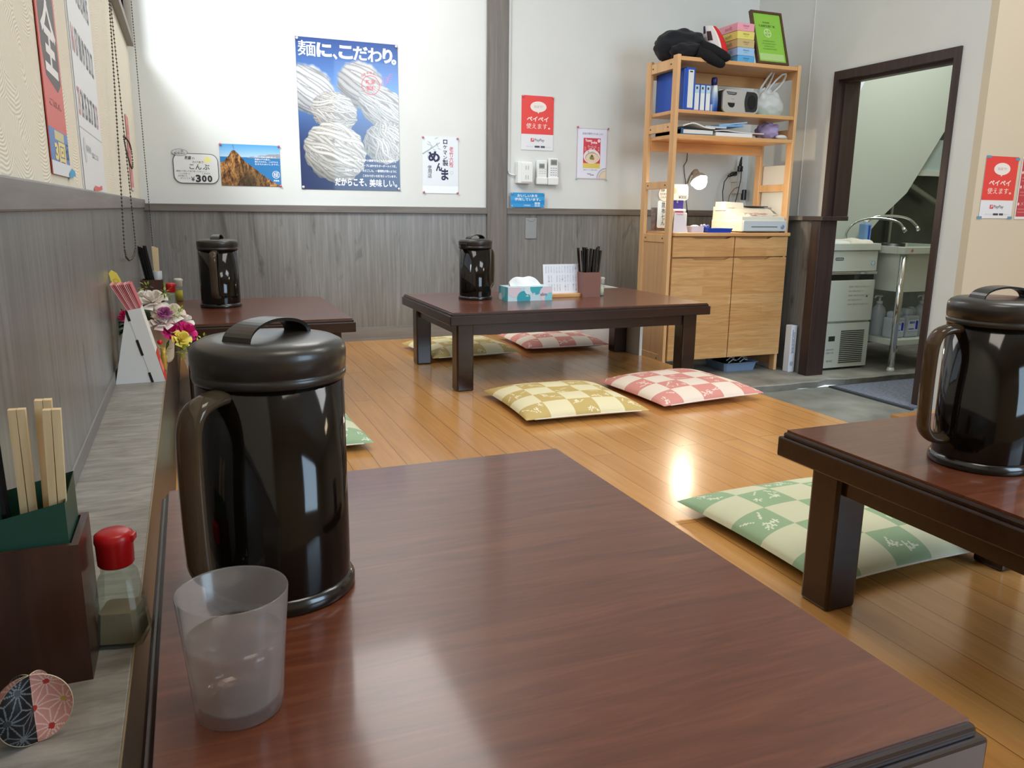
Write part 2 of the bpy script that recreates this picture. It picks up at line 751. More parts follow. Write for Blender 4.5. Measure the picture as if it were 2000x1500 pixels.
m = MB()
m.box(XW - .1, 2.09, -1.6, YB + .1, -0.12, 0)
struct('floor', m, BOARDS)
struct('trim_1', MB().box(2.088, 2.10, -1.6, YB, -0.26, -0.012), mat('riser_wood', (120, 76, 40), 0.4))
struct('floor_entrance', MB().box(2.1, 6.0, -1.6, 3.36, -0.34, -0.24), CONC)
m = MB()
# raised slab by the kitchen with a slightly broken front edge
xs = [2.1 + i * 0.1 for i in range(40)]
rnd = random.Random(3)
edge = [3.345 + rnd.uniform(-.008, .008) + (0.03 if 3.2 < x < 3.34 else 0) for x in xs]
vs, fs = [], []
for x, e in zip(xs, edge):
    vs += [(x, e + .012, -0.24), (x, e, -0.205), (x, e + .006, -0.20), (x, 5.2, -0.20)]
for i in range(len(xs) - 1):
    for k in range(3):
        fs.append((i * 4 + k, (i + 1) * 4 + k, (i + 1) * 4 + k + 1, i * 4 + k + 1))
m.add(vs, fs)
struct('floor_slab', m, mat('slab_concrete', (136, 134, 126), 0.55, var=0.18, vscale=6, bump=0.25, bscale=70))
struct('floor_step', MB().box(2.98, 5.6, -1.2, 2.64, -0.24, -0.2), BOARDS)

# walls
m = MB()
m.box(XW - .12, 6.0, YB, YB + .1, -0.3, 3.4)
struct('wall_back', m, PLASTER)
WY0, WY1, WZ0, WZ1 = 2.35, 4.20, 1.455, 3.3
m = MB()
m.box(XW - .12, XW, -1.6, YB, -0.3, WZ0)
m.box(XW - .12, XW, -1.6, WY0, WZ0, 3.4)
m.box(XW - .12, XW, WY1, YB, WZ0, 3.4)
m.box(XW - .12, XW, WY0, WY1, WZ1, 3.4)
struct('wall_left', m, RELIEF)
m = MB()
DY0, DY1, DZ = 2.83, 3.585, 1.455
m.box(XR, XR + .13, DY1, YB, 0.69, 3.4)
m.box(XR, XR + .13, 2.70, DY0, -0.24, 3.4)
m.box(XR, XR + .13, DY0, DY1, DZ, 3.4)
struct('wall_right', m, PLASTER)
struct('wall_side', MB().box(XR, 6.0, 2.66, 2.70, -0.24, 3.4), CREAM)
struct('wall_front', MB().box(XW - .12, 6.0, -1.7, -1.6, -0.3, 3.4), CREAM)
struct('wall_far', MB().box(5.9, 6.0, -1.6, YB, -0.3, 3.4), CREAM)
struct('ceiling', MB().box(XW - .12, 6.0, -1.7, YB + .1, 3.4, 3.48), CEIL)

# wainscot, rails, posts
struct('trim_2', MB().box(XW, XR - .05, YB - .008, YB, -0.2, 0.705), PANEL)
struct('trim_3', MB().box(XW, XW + .008, -1.6, YB, 0.0, 0.705), PANEL)
struct('trim_4', MB().box(XW, XR - .05, YB - .022, YB, 0.688, 0.724, bev=.003), RAIL)
struct('trim_5', MB().box(XW, XW + .016, -1.6, YB, 0.702, 0.742, bev=.003), RAILY)
struct('trim_6', MB().box(1.572, 1.692, YB - .026, YB, 0.0, 3.4, bev=.003), RAILV)
struct('baseboard_back', MB().box(XW + .01, 2.07, YB - .016, YB, 0.0, 0.075), PANELH)
# the ledge along the window side with its skirting
struct('trim_7', MB().box(XW, -0.077, -0.3, 4.28, 0.0, 0.29, bev=.002), wood('grey_ledge', [(0.3, (116, 110, 102)), (0.7, (164, 158, 148))], (14, 60, 60), 0.42, detail=7))
struct('trim_8', MB().box(-0.0774, -0.0760, -0.3, 4.28, 0.2885, 0.2912), mat('ledge_edge', (150, 130, 92), 0.35))
struct('ledge_gap_shade', MB().box(-0.0770, -0.0758, -0.3, 4.28, 0.0, 0.2880), DARK)  # dark strip standing in for the shade between ledge and table
struct('baseboard_left', MB().box(XW, XW + .012, -0.3, 4.28, 0.29, 0.318, bev=.002), RAILY)
# low half wall beside the kitchen opening, its dark end post and cap
struct('trim_9', MB().box(3.262, XR, 3.545, YB, -0.2, 0.675), PANEL)
struct('trim_10', MB().box(3.232, 3.352, 3.475, 3.545, -0.2, 0.676, bev=.003), DARK)
m = MB().box(3.215, 3.40, 3.445, 3.60, 0.674, 0.697, bev=.002)
struct('trim_11', m, DARK)
struct('trim_12', MB().box(3.24, XR, 3.60, YB, 0.674, 0.697), RAILY)
# kitchen opening: dark frame
m = MB()
m.box(XR - .012, XR + .15, DY1 - .02, DY1 + .014, 0.697, DZ + .016)
m.box(XR + .03, XR + .055, DY1 - .034, DY1 - .0202, 0.697, DZ - .046)
m.box(XR - .012, XR + .15, DY0 - .014, DY0 + .02, -0.24, DZ + .016)
m.box(XR - .012, XR + .15, DY0 + .0202, DY1 - .0202, DZ - .03, DZ + .016)
m.box(XR + .03, XR + .055, DY0 + .0202, DY1 - .0202, DZ - .045, DZ - .0302)
struct('door_1', m, DARK)
struct('trim_13', MB().box(XR - .003, XR, 3.80, 3.805, 0.70, 3.4), PLASTER)

# window: frame, panes, blue blind strip
ALU = mat('dark_window_frame', (118, 108, 94), 0.45)
m = MB()
m.box(XW - .10, XW + .028, WY0, WY1 + .03, WZ0 - .032, WZ0, bev=.002)
m.box(XW - .10, XW + .028, WY0, WY1 + .03, WZ1, WZ1 + .03)
m.box(XW - .10, XW + .028, WY1, WY1 + .03, WZ0, WZ1)
m.box(XW - .10, XW + .028, WY0 - .03, WY0, WZ0 - .032, WZ1 + .03)
m.box(XW - .085, XW - .06, 3.2, 3.23, WZ0, WZ1)
win = struct('window_1', m, ALU)
link('pane', MB().box(XW - .075, XW - .071, WY0, WY1, WZ0, WZ1), WINGLASS, win)
link('blind', MB().box(XW - .03, XW - .027, 4.13, WY1, WZ0 + .004, WZ1), mat('blue_blind', (86, 104, 176), 0.8), win)

# ================================================================== TABLES
TOPW = wood('table_top_veneer', [(0.22, (78, 36, 20)), (0.5, (101, 52, 31)), (0.8, (121, 70, 46))], (5, 60, 60), 0.34, detail=9, coat=0.42, spec=0.5, dist=1.2)
SIDEW = wood('table_dark_wood', [(0.3, (30, 16, 12)), (0.7, (50, 27, 20))], (4, 40, 40), 0.28, coat=0.3)


def make_table(w, d, label, loc, inset=.045, leg=.068):
    t = thing('low_table', label, 'table', loc, 'low tables in the raised seating area')
    x, y = loc[0], loc[1]
    m = MB()
    m.box(x - w / 2, x + w / 2, y - d / 2, y + d / 2, HT - .050, HT - .013, bev=.003, m=1)
    m.box(x - w / 2 + .006, x + w / 2 - .006, y - d / 2 + .006, y + d / 2 - .006, HT - .016, HT - .004, bev=.004, m=1)
    e = .011
    m.add([(x - w / 2 + e, y - d / 2 + e, HT - .0035), (x + w / 2 - e, y - d / 2 + e, HT - .0035), (x + w / 2 - e, y + d / 2 - e, HT - .0035), (x - w / 2 + e, y + d / 2 - e, HT - .0035)], [(0, 1, 2, 3)])
    m.box(x - w / 2 + e, x + w / 2 - e, y - d / 2 + e, y + d / 2 - e, HT - .006, HT)
    link('tabletop', m, [TOPW, SIDEW], t)
    m = MB()
    a, b = w / 2 - inset - .012, d / 2 - inset - .012
    m.box(x - a, x + a, y - b, y - b + .022, HT - .098, HT - .05)
    m.box(x - a, x + a, y + b - .022, y + b, HT - .098, HT - .05)
    m.box(x - a, x - a + .022, y - b + .022, y + b - .022, HT - .098, HT - .05)
    m.box(x + a - .022, x + a, y - b + .022, y + b - .022, HT - .098, HT - .05)
    link('apron', m, SIDEW, t)
    for sx in (-1, 1):
        for sy in (-1, 1):
            cx, cy = x + sx * (w / 2 - inset - leg / 2), y + sy * (d / 2 - inset - leg / 2)
            link('leg', MB().box(cx - leg / 2, cx + leg / 2, cy - leg / 2, cy + leg / 2, 0, HT - .05, bev=.006), SIDEW, t)
    return t


near_table = make_table(.617, .792, 'dark brown low table carrying the water glass, next to the grey ledge', (.248, .760, 0))
right_table = copy_thing(near_table, (.984 + .3085, .719, 0), 0, 'dark brown low table standing over the green zabuton cushion')
corner_table = copy_thing(near_table, (.233, 3.238, 0), 0, 'dark brown low table in the corner under the calendar wall, holding only a pitcher')
far_table = make_table(1.198, .752, 'long dark brown low table with tissue box and menu stand on it', (1.510, 3.256, 0), .04, .07)

# ================================================================== WATER PITCHERS


def make_pitcher(label, loc):
    t = thing('water_pitcher', label, 'pitcher', loc, 'black water pitchers on the tables')
    x, y, z = loc
    c = (x, y, z)
    m = MB().lathe([(.0, .0), (.0735, .0), (.0755, .003), (.0755, .009), (.073, .0135), (.0705, .016), (0, .016)], c, 48)
    link('base', m, BLACK, t)
    m = MB().lathe([(.0705, .0165), (.0712, .03), (.0712, .224), (.0690, .224), (.0690, .0165)], c, 56, cap=False)
    link('shell', m, SMOKY, t)
    m = MB().lathe([(.0, .0175), (.0625, .0175), (.064, .022), (.063, .19), (.060, .196), (0, .196)], c, 48)
    link('inner_tank', m, mat('black_liner', (6, 6, 6), 0.16), t)
    m = MB().lathe([(.0, .196), (.066, .198), (.0672, .224), (.0, .226)], c, 40)
    link('inner_collar', m, mat('dark_collar', (38, 34, 27), 0.35), t)
    m = MB().lathe([(.066, .2245), (.0722, .2245), (.0735, .228), (.0735, .2325), (.0715, .2335), (.0735, .235), (.0742, .250), (.0735, .2555), (.070, .2600), (.063, .2635), (.050, .2650), (.030, .2655), (0, .266)], c, 56)
    lid = link('lid', m, mat('lid_plastic', (42, 38, 33), 0.34, coat=0.15), t)
    # strap handle across the lid
    # strap handle: a flat band bowed over the dome
    m = MB()
    NB = 20
    band = []
    for i in range(NB + 1):
        a = pi * i / NB
        px_, pz_ = .046 * cos(a), .259 + .024 * sin(a) ** .7
        w = .0115 + .005 * abs(cos(a))
        nx_, nz_ = cos(a) * .8, sin(a)
        L = sqrt(nx_ * nx_ + nz_ * nz_)
        tx_, tz_ = nx_ / L * .0032, nz_ / L * .0032
        band.append([(x + px_, y - w, z + pz_), (x + px_, y + w, z + pz_), (x + px_ - tx_, y + w * .9, z + pz_ - tz_), (x + px_ - tx_, y - w * .9, z + pz_ - tz_)])
    vs = [p for q_ in band for p in q_]
    fs = []
    for i in range(NB):
        for q_ in range(4):
            r_ = (q_ + 1) % 4
            fs.append((i * 4 + q_, i * 4 + r_, i * 4 + 4 + r_, i * 4 + 4 + q_))
    m.add(vs, fs, smooth=False)
    link('lid_handle', m, mat('lid_plastic', (30, 27, 23), 0.26), lid)
    m = MB().box(x + .066, x + .0775, y - .017, y + .017, z + .222, z + .247, bev=.003)
    link('latch', m, BLACK, lid)
    # grip
    pts = []
    for a, b in ((.064, .218), (.082, .2175), (.100, .212), (.108, .200), (.1110, .180), (.1115, .13), (.1105, .085), (.108, .062), (.097, .048), (.083, .043), (.068, .043)):
        pts.append(Vector((x - a, y, z + b)))
    sm = []
    for i in range(len(pts) - 1):
        for q in range(4):
            f = q / 4
            p0, p1, p2, p3 = pts[max(i - 1, 0)], pts[i], pts[i + 1], pts[min(i + 2, len(pts) - 1)]
            sm.append(0.5 * ((2 * p1) + (p2 - p0) * f + (2 * p0 - 5 * p1 + 4 * p2 - p3) * f * f + (3 * p1 - p0 - 3 * p2 + p3) * f ** 3))
    sm.append(pts[-1])
    link('handle', MB().tube(sm, .0078, 12, flat=1.75, ref=(1, 0, 0)), SMOKYH, t)
    return t


pit = make_pitcher('large black water pitcher with smoky handle behind the water glass', (0, 0, HT))
pit.location = (.066, .80, HT)
pit.rotation_euler = (0, 0, radians(45))
copy_thing(pit, (1.158, .845, HT), radians(-12), 'black water pitcher cut by the picture edge, on the table over the green cushion')
copy_thing(pit, (1.172, 3.335, HT), radians(208), 'black water pitcher beside the pastel tissue box')
p4 = copy_thing(pit, (.104, 3.36, HT), radians(78), 'black water pitcher alone on the corner table below the cliff photo')
p4.scale = (1.05, 1.05, 1.0)

# ================================================================== GLASS OF WATER
t = thing('drinking_glass', 'frosted plastic tumbler of water in front of the large pitcher', 'glass', (.012, .597, HT))
c = (.012, .597, HT)
m = MB().lathe([(0, .0), (.031, .0), (.0335, .002), (.0345, .014), (.0372, .05), (.0418, .1005), (.0414, .1015), (.0402, .1005), (.0358, .05), (.0322, .014), (.030, .009), (0, .009)], c, 56)
link('tumbler', m, FROST, t)
m = MB().lathe([(0, .0095), (.0295, .0095), (.0318, .0145), (.0354, .05), (.0366, .0635), (.0360, .0628), (0, .0625)], c, 48)
link('water', m, WATER, t)

# ================================================================== ZABUTON CUSHIONS


def zabuton(base, pale, motif, name='floor_cushion', seed=1):
    rnd = random.Random(seed)
    N = 110
    img = np.zeros((N, N, 3))
    for j in range(N):
        for i in range(N):
            a, b = int(i / N * 5), int(j / N * 5)
            img[j, i] = base if (a + b) % 2 == 0 else pale
    for a in range(5):
        for b in range(5):
            if (a + b) % 2:
                continue
            for k in range(6):
                cx, cy, th = (a + rnd.uniform(.15, .85)) / 5 * N, (b + rnd.uniform(.15, .85)) / 5 * N, rnd.uniform(0, pi)
                if k % 3 == 0:
                    for q in range(5):
                        for r in (1.2, 2.0):
                            i, j = int(cx + r * cos(q * 1.257)), int(cy + r * sin(q * 1.257))
                            if 0 <= i < N and 0 <= j < N:
                                img[j, i] = motif
                else:
                    for q in range(-4, 5):
                        i, j = int(cx + q * .8 * cos(th)), int(cy + q * .8 * sin(th))
                        if 0 <= i < N and 0 <= j < N:
                            img[j, i] = motif
    H = .235

    def prof(u, v):
        a, b = abs(2 * u - 1), abs(2 * v - 1)
        return max(0.0, (1 - a ** 3.2)) ** .55 * max(0.0, (1 - b ** 3.2)) ** .55

    def pos(u, v, sgn):
        a, b = 2 * u - 1, 2 * v - 1
        pinch = 1 - .045 * (1 - a * a) * abs(b) ** 3 , 1 - .045 * (1 - b * b) * abs(a) ** 3
        h = prof(u, v)
        tuft = 1 - .12 * math.exp(-((a * a + b * b) * 22))
        z = .022 + (.044 * h * tuft if sgn > 0 else -.0215 * h)
        return (a * H * pinch[1], b * H * pinch[0], z)
    m = MB()
    m.surf(lambda u, v: pos(u, v, 1), N, N, smooth=True, colfn=lambda u, v: tuple(img[int(v * N), int(u * N)]))
    m.surf(lambda u, v: pos(v, u, -1), 24, 24, smooth=True, col=tuple(base))
    # zipper piping along one side
    m.tube([pos(i / 30, 0.0, 1) for i in range(2, 29)], .0022, 6, col=(240, 236, 226))
    return m


CG = 'zabuton cushions on the wooden floor'


def place_cushion(src, loc, rz, tilt, label):
    o = src.copy()
    COL.objects.link(o)
    o.location = loc
    o.rotation_euler = (tilt[0], tilt[1], rz)
    return tag(o, label, 'cushion', CG)


yel = link('floor_cushion', zabuton((208, 180, 112), (240, 228, 186), (246, 234, 196), seed=2), CLOTH, label='yellow checked zabuton in the open, overlapping the pink one', cat='cushion', group=CG, origin=(0, 0, 0))
red = link('floor_cushion', zabuton((224, 150, 138), (244, 226, 208), (248, 226, 212), seed=4), CLOTH, label='pink and cream checked zabuton in front of the wooden rack', cat='cushion', group=CG, origin=(0, 0, 0))
grn = link('floor_cushion', zabuton((158, 188, 150), (222, 224, 192), (232, 238, 216), seed=6), CLOTH, label='green checked zabuton half under the table by the picture edge', cat='cushion', group=CG, origin=(0, 0, 0))
yel.location, yel.rotation_euler = (1.250, 2.575, .001), (0, 0, radians(-2))
red.location, red.rotation_euler = (1.782, 2.615, .004), (0, radians(-1.2), radians(3))
grn.scale = (1.05, 1.03, 1.0)
grn.location, grn.rotation_euler = (1.309, 1.296, .001), (0, 0, radians(1.5))
place_cushion(yel, (1.245, 3.775, .003), radians(4), (0, 0), 'tan yellow zabuton beneath the long table, under the pitcher side')
place_cushion(red, (1.795, 3.85, .004), radians(-3), (0, 0), 'orange red zabuton beneath the long table, under the menu side')
place_cushion(grn, (.222, 2.500, .001), radians(2), (0, 0), 'green zabuton whose corner peeks out behind the large pitcher')

# ================================================================== ON THE LEDGE, FRONT
HOLD = wood('holder_wood', [(0.3, (52, 28, 20)), (0.7, (82, 48, 34))], (30, 30, 3), 0.35, coat=0.2)


def open_box(m, x0, x1, y0, y1, z0, z1, w, **kw):
    m.box(x0, x1, y0, y1, z0, z0 + w, **kw)
    m.box(x0, x0 + w, y0, y1, z0 + w, z1, **kw)
    m.box(x1 - w, x1, y0, y1, z0 + w, z1, **kw)
    m.box(x0 + w, x1 - w, y0, y0 + w, z0 + w, z1, **kw)
    m.box(x0 + w, x1 - w, y1 - w, y1, z0 + w, z1, **kw)
    return m


t = thing('chopstick_holder', 'dark wooden chopstick box with a green inner cup, at the picture edge', 'chopstick holder', (-.146, .777, .29))
link('holder_box', open_box(MB(), -.184, -.108, .736, .818, .29, .421, .006), HOLD, t)
m = MB()
gx0, gx1, gy0, gy1 = -.178, -.116, .744, .810
pr = [(gx0, gy0), (gx1, gy0), (gx1, gy1), (gx0, gy1)]
vs, fs = [], []
tops = [.446, .458, .466, .452]
for i, (a, b) in enumerate(pr):
    vs += [(a, b, .297), (a * 1.0, b, tops[i])]
for i in range(4):
    j = (i + 1) % 4
    fs.append((2 * i, 2 * j, 2 * j + 1, 2 * i + 1))
m.add(vs, fs)
m.add([(a + .001 * (1 if a < -.15 else -1), b + .001 * (1 if b < .77 else -1), z) for a, b, z in vs], [tuple(reversed(f)) for f in fs])
link('inner_cup', m, mat('green_cup', (30, 74, 58), 0.45), t)

PINE = wood('chopstick_pine', [(0.3, (214, 182, 132)), (0.7, (238, 212, 168))], (60, 60, 4), 0.6)
BLKCH = mat('black_lacquer', (12, 11, 12), 0.25, coat=0.3)


def stick(p0, p1, w, m_, label, group, split=True, name='chopsticks'):
    p0, p1 = Vector(p0), Vector(p1)
    mb = MB()
    ax = (p1 - p0)
    if split:                      # a disposable pair joined at the top, a groove down the middle
        for sgn in (-1, 1):
            o = Vector((sgn * w * .27, 0, 0))
            q = [p0 + o, p1 + o]
            mb.tube([q[0], q[0].lerp(q[1], .5), q[1]], [w * .28, w * .32, w * .36], 4, flat=1.0, smooth=False, ref=(1, 1, 0))
    else:
        mb.tube([p0, p1], [w * .4, w * .5], 6, smooth=False)
    return link(name, mb, m_, label=label, cat='chopsticks', group=group)


stick((-.150, .775, .300), (-.146, .762, .540), .0125, PINE, 'pale wooden disposable chopsticks leaning at the picture edge in the green cup', 'disposable chopsticks in the green cup')
stick((-.138, .790, .300), (-.127, .770, .545), .0125, PINE, 'pale disposable chopsticks in the green cup, rear one of the touching two', 'disposable chopsticks in the green cup')
stick((-.130, .762, .300), (-.1185, .752, .540), .0130, PINE, 'pale disposable chopsticks in the green cup, front one of the touching two', 'disposable chopsticks in the green cup')
stick((-.160, .756, .300), (-.163, .752, .520), .008, BLKCH, 'black lacquered chopstick beside the pale ones at the picture edge', None, False, 'black_chopstick')

# pepper shaker


def shaker(label, loc, fill, cap, s=1.0, square=True, name='spice_shaker', group=None):
    x, y, z = loc
    t = thing(name, label, 'shaker', loc, group)
    m = MB()
    if square:
        def ring(r, zz, k):
            return [(x + r * sx, y + r * sy, zz) for sx, sy in ((-1, -k), (-k, -1), (k, -1), (1, -k), (1, k), (k, 1), (-k, 1), (-1, k))]
        lv = [ring(.0215 * s, z, .8), ring(.0225 * s, z + .004 * s, .8), ring(.0155 * s, z + .068 * s, .75), ring(.0125 * s, z + .074 * s, .7), ring(.0125 * s, z + .080 * s, .7)]
        vs = [p for r in lv for p in r]
        fs = [tuple(range(7, -1, -1))]
        for j in range(len(lv) - 1):
            for i in range(8):
                k = (i + 1) % 8
                fs.append((j * 8 + i, j * 8 + k, j * 8 + 8 + k, j * 8 + 8 + i))
        m.add(vs, fs)
        link('glass_body', m, CLEAR, t)
        lv = [ring(.0195 * s, z + .004 * s, .8), ring(.0172 * s, z + .030 * s, .8), ring(.0166 * s, z + .034 * s, .8)]
        vs = [p for r in lv for p in r]
        fs = [tuple(range(7, -1, -1)), tuple(range(16, 24))]
        for j in range(2):
            for i in range(8):
                k = (i + 1) % 8
                fs.append((j * 8 + i, j * 8 + k, j * 8 + 8 + k, j * 8 + 8 + i))
        link('pepper', MB().add(vs, fs), mat(name + '_fill_%d' % fill[0], fill, 0.9, bump=0.4, bscale=1500), t)
    else:
        link('glass_body', MB().lathe([(0, 0), (.016 * s, 0), (.017 * s, .003), (.0165 * s, .055 * s), (.013 * s, .062 * s)], loc, 20), CLEAR, t)
        link('contents', MB().lathe([(0, .002), (.0150 * s, .002), (.0150 * s, .045 * s), (0, .045 * s)], loc, 20), mat(name + '_fill_%d' % fill[0], fill, 0.8), t)
    zc = z + (.079 * s if square else .060 * s)
    m = MB().lathe([(.0150 * s, 0), (.0165 * s, .002), (.0170 * s, .022 * s), (.0178 * s, .025 * s), (.0172 * s, .0315 * s), (.013 * s, .0345 * s), (0, .035 * s)], (x, y, zc), 28)
    m.box(x + .010 * s, x + .0195 * s, y - .006 * s, y + .006 * s, zc + .024 * s, zc + .031 * s, bev=.001)
    link('cap', m, mat('cap_%d_%d' % (cap[0], cap[1]), cap, 0.32), t)
    return t


sh = shaker('clear pepper shaker with a red flip cap, beside the dark chopstick box', (-.0875, .805, .29), (150, 128, 98), (196, 22, 24))
sh.rotation_euler = (0, 0, radians(-12))
# salt bottle

# folded paper ornament with hemp-leaf print, cut by the picture edge
t = thing('paper_ornament', 'round folded paper ornament with pink and black hemp-leaf print', 'ornament', (-.162, .655, .29))
cx, cy, cz, R = -.140, .655, .3200, .0295


def petal(az, base, lines, dots, seedv):
    """half disc standing on the ledge, rounded edge outwards, gently curved"""
    rnd = random.Random(seedv)
    ax = Vector((cos(az), sin(az), 0))
    sd = Vector((-sin(az), cos(az), 0))
    N = 64
    cent = []
    for q in range(-3, 4):
        for w in range(-3, 4):
            cent.append((q * .023 + (w % 2) * .0115, w * .020))

    def colr(u, v):
        r, a = u * R, (v - .5) * pi
        px, pz = r * cos(a), r * sin(a)
        best = min(((px - c0) ** 2 + (pz - c1) ** 2, c0, c1) for c0, c1 in cent)
        d = sqrt(best[0])
        ang = math.atan2(pz - best[2], px - best[1])
        if d < .0026:
            return dots[int(abs(best[1] * 900 + best[2] * 700)) % len(dots)]
        k = (ang / (pi / 6)) % 1.0
        if min(k, 1 - k) * d * pi / 6 < .00055:
            return lines
        return base

    def fn(u, v):
        r, a = u * R, (v - .5) * pi
        bow = .006 * sin(u * pi) * cos(a)
        return Vector((cx, cy, cz)) + ax * (r * cos(a) * .92) + sd * bow + Vector((0, 0, r * sin(a)))
    m = MB()
    m.surf(fn, N, N, colfn=colr)
    m.surf(lambda u, v: fn(1.0, v) + sd * .0004 * (1 if u > .5 else -1) + ax * (.0006 * u), 2, 40, col=(226, 208, 176))
    return m


pk, pl_, pd = (216, 150, 138), (236, 196, 180), [(190, 56, 48), (104, 120, 124), (200, 164, 84)]
bk, bl_, bd = (26, 26, 28), (104, 108, 112), [(60, 62, 66), (110, 112, 116)]
for i, (az, dark) in enumerate(((10, 0), (-146, 1), (-178, 0), (140, 1), (70, 0))):
    link('paper_petal', petal(radians(az), *((bk, bl_, bd) if dark else (pk, pl_, pd)), i), PRINT, t)

# ================================================================== LEDGE, FURTHER BACK: leaflet stand, flowers, condiments
CARD = mat('white_card', (214, 212, 206), 0.7)
t = thing('leaflet_stand', 'white cardboard leaflet stand on the grey ledge holding pink leaflets', 'leaflet stand', (-.13, 2.12, .29))
y0, y1 = 2.075, 2.155
tl, tr, bl, br = (-.150, .4665), (-.118, .4725), (-.1055, .29), (-.0765, .29)
m = MB()
m.prism([(tl[0], y0, tl[1]), (bl[0], y0, bl[1]), (br[0], y0, br[1]), (tr[0], y0, tr[1])], (0, y1 - y0, 0))
link('pocket', m, CARD, t)
m = MB()
m.prism([(tl[0], y0 + .001, tl[1]), (-.187, y0 + .001, .29), (bl[0] - .0005, y0 + .001, .29)], (0, .08, 0))
link('support', m, CARD, t)
m = MB()
fr = Frame((0, y0 - .0006, 0), (1, 0, 0), (0, 0, 1))
for f0, f1 in ((.0, .14), (.40, .62), (.86, 1.0)):
    a = (tl[0] + (bl[0] - tl[0]) * f0, tl[1] + (bl[1] - tl[1]) * f0)
    b = (tl[0] + (bl[0] - tl[0]) * f1, tl[1] + (bl[1] - tl[1]) * f1)
    link('slot', MB().stroke(fr, [a, b], .0055, (24, 22, 20)), PRINT, t)
m = MB()
sl = Frame((br[0] + .0006, y0, br[1]), (0, 1, 0), (tr[0] - br[0], 0, tr[1] - br[1]))
m.quad(sl, 0, 0.0, .08, .075, (206, 44, 42))
m.quad(sl, .006, .02, .074, .05, (232, 120, 110), .0003)
link('red_print', m, PRINT, t)
# leaflets leaning in the pocket
sx_, sz_ = (tl[0] - bl[0]), (tl[1] - bl[1])
L = sqrt(sx_ * sx_ + sz_ * sz_)
ux, uz = sx_ / L, sz_ / L
for i in range(11):
    f = i / 10
    x0 = tl[0] + .0015 + f * .0285
    z0 = tl[1] + .0006 + f * .006
    h = .062 + rnd.uniform(-.002, .002) - .004 * f
    fan = -.004 - .012 * (1 - f)
    col_ = [(226, 150, 146), (206, 116, 116), (190, 96, 100), (234, 176, 172)][i % 4]
    m = MB()
    m.prism([(x0, y0 + .004, z0), (x0 + .0024, y0 + .004, z0), (x0 + .0024 + ux * h + fan, y0 + .004, z0 + h * uz), (x0 + ux * h + fan, y0 + .004, z0 + h * uz)], (0, .07, 0), col=col_)
    where = 'pink leaflet in the white cardboard stand'
    link('leaflet', m, PRINT, label=where, cat='leaflet', group='pink leaflets in the cardboard stand')
# yellow paddle-shaped tag
m = MB()
fr = Frame((-.152, 2.19, .46), (cos(radians(8)), 0, 0), (-.32, 0, 1))
pts = [(-.004, 0), (.004, 0), (.0085, .05), (.011, .075), (.009, .092), (0, .100), (-.009, .092), (-.011, .075), (-.0085, .05)]
m.prism([fr.p(a, b) for a, b in pts], (0, .0015, 0), col=(238, 214, 92))
m.ring(fr, 0, .072, .0055, .001, (222, 160, 70), .0008)
link('paper_tag', m, PRINT, label='yellow paddle-shaped paper tag sticking up behind the pink leaflets', cat='tag')

# artificial flowers


def rose(c, r, cols, seedv, tilt=(0, 0)):
    rnd = random.Random(seedv)
    m = MB()
    R_ = RX(tilt[0]) @ RY(tilt[1])
    c = Vector(c)
    for ring_, (n, rr, hh, op) in enumerate(((3, .30, .75, .15), (4, .55, .70, .35), (5, .80, .55, .7), (6, 1.0, .34, 1.05))):
        for k in range(n):
            a0 = 2 * pi * (k + .37 * ring_) / n + rnd.uniform(-.15, .15)
            wd = 2 * pi / n * .78
            cc = cols[(ring_ + k) % len(cols)]

            def fn(u, v, a0=a0, wd=wd, rr=rr, hh=hh, op=op):
                a = a0 + (u - .5) * wd * (1.25 - .35 * v)
                bow = 1 - (2 * u - 1) ** 2
                rad = r * rr * (.25 + .75 * v ** .7) + r * .10 * op * v * v
                z = r * (hh * v - .18 * op * v ** 3 - .10 * (1 - bow) * v)
                return c + R_ @ Vector((rad * cos(a), rad * sin(a), z - r * .25))
            m.surf(fn, 5, 5, col=cc)
    return m


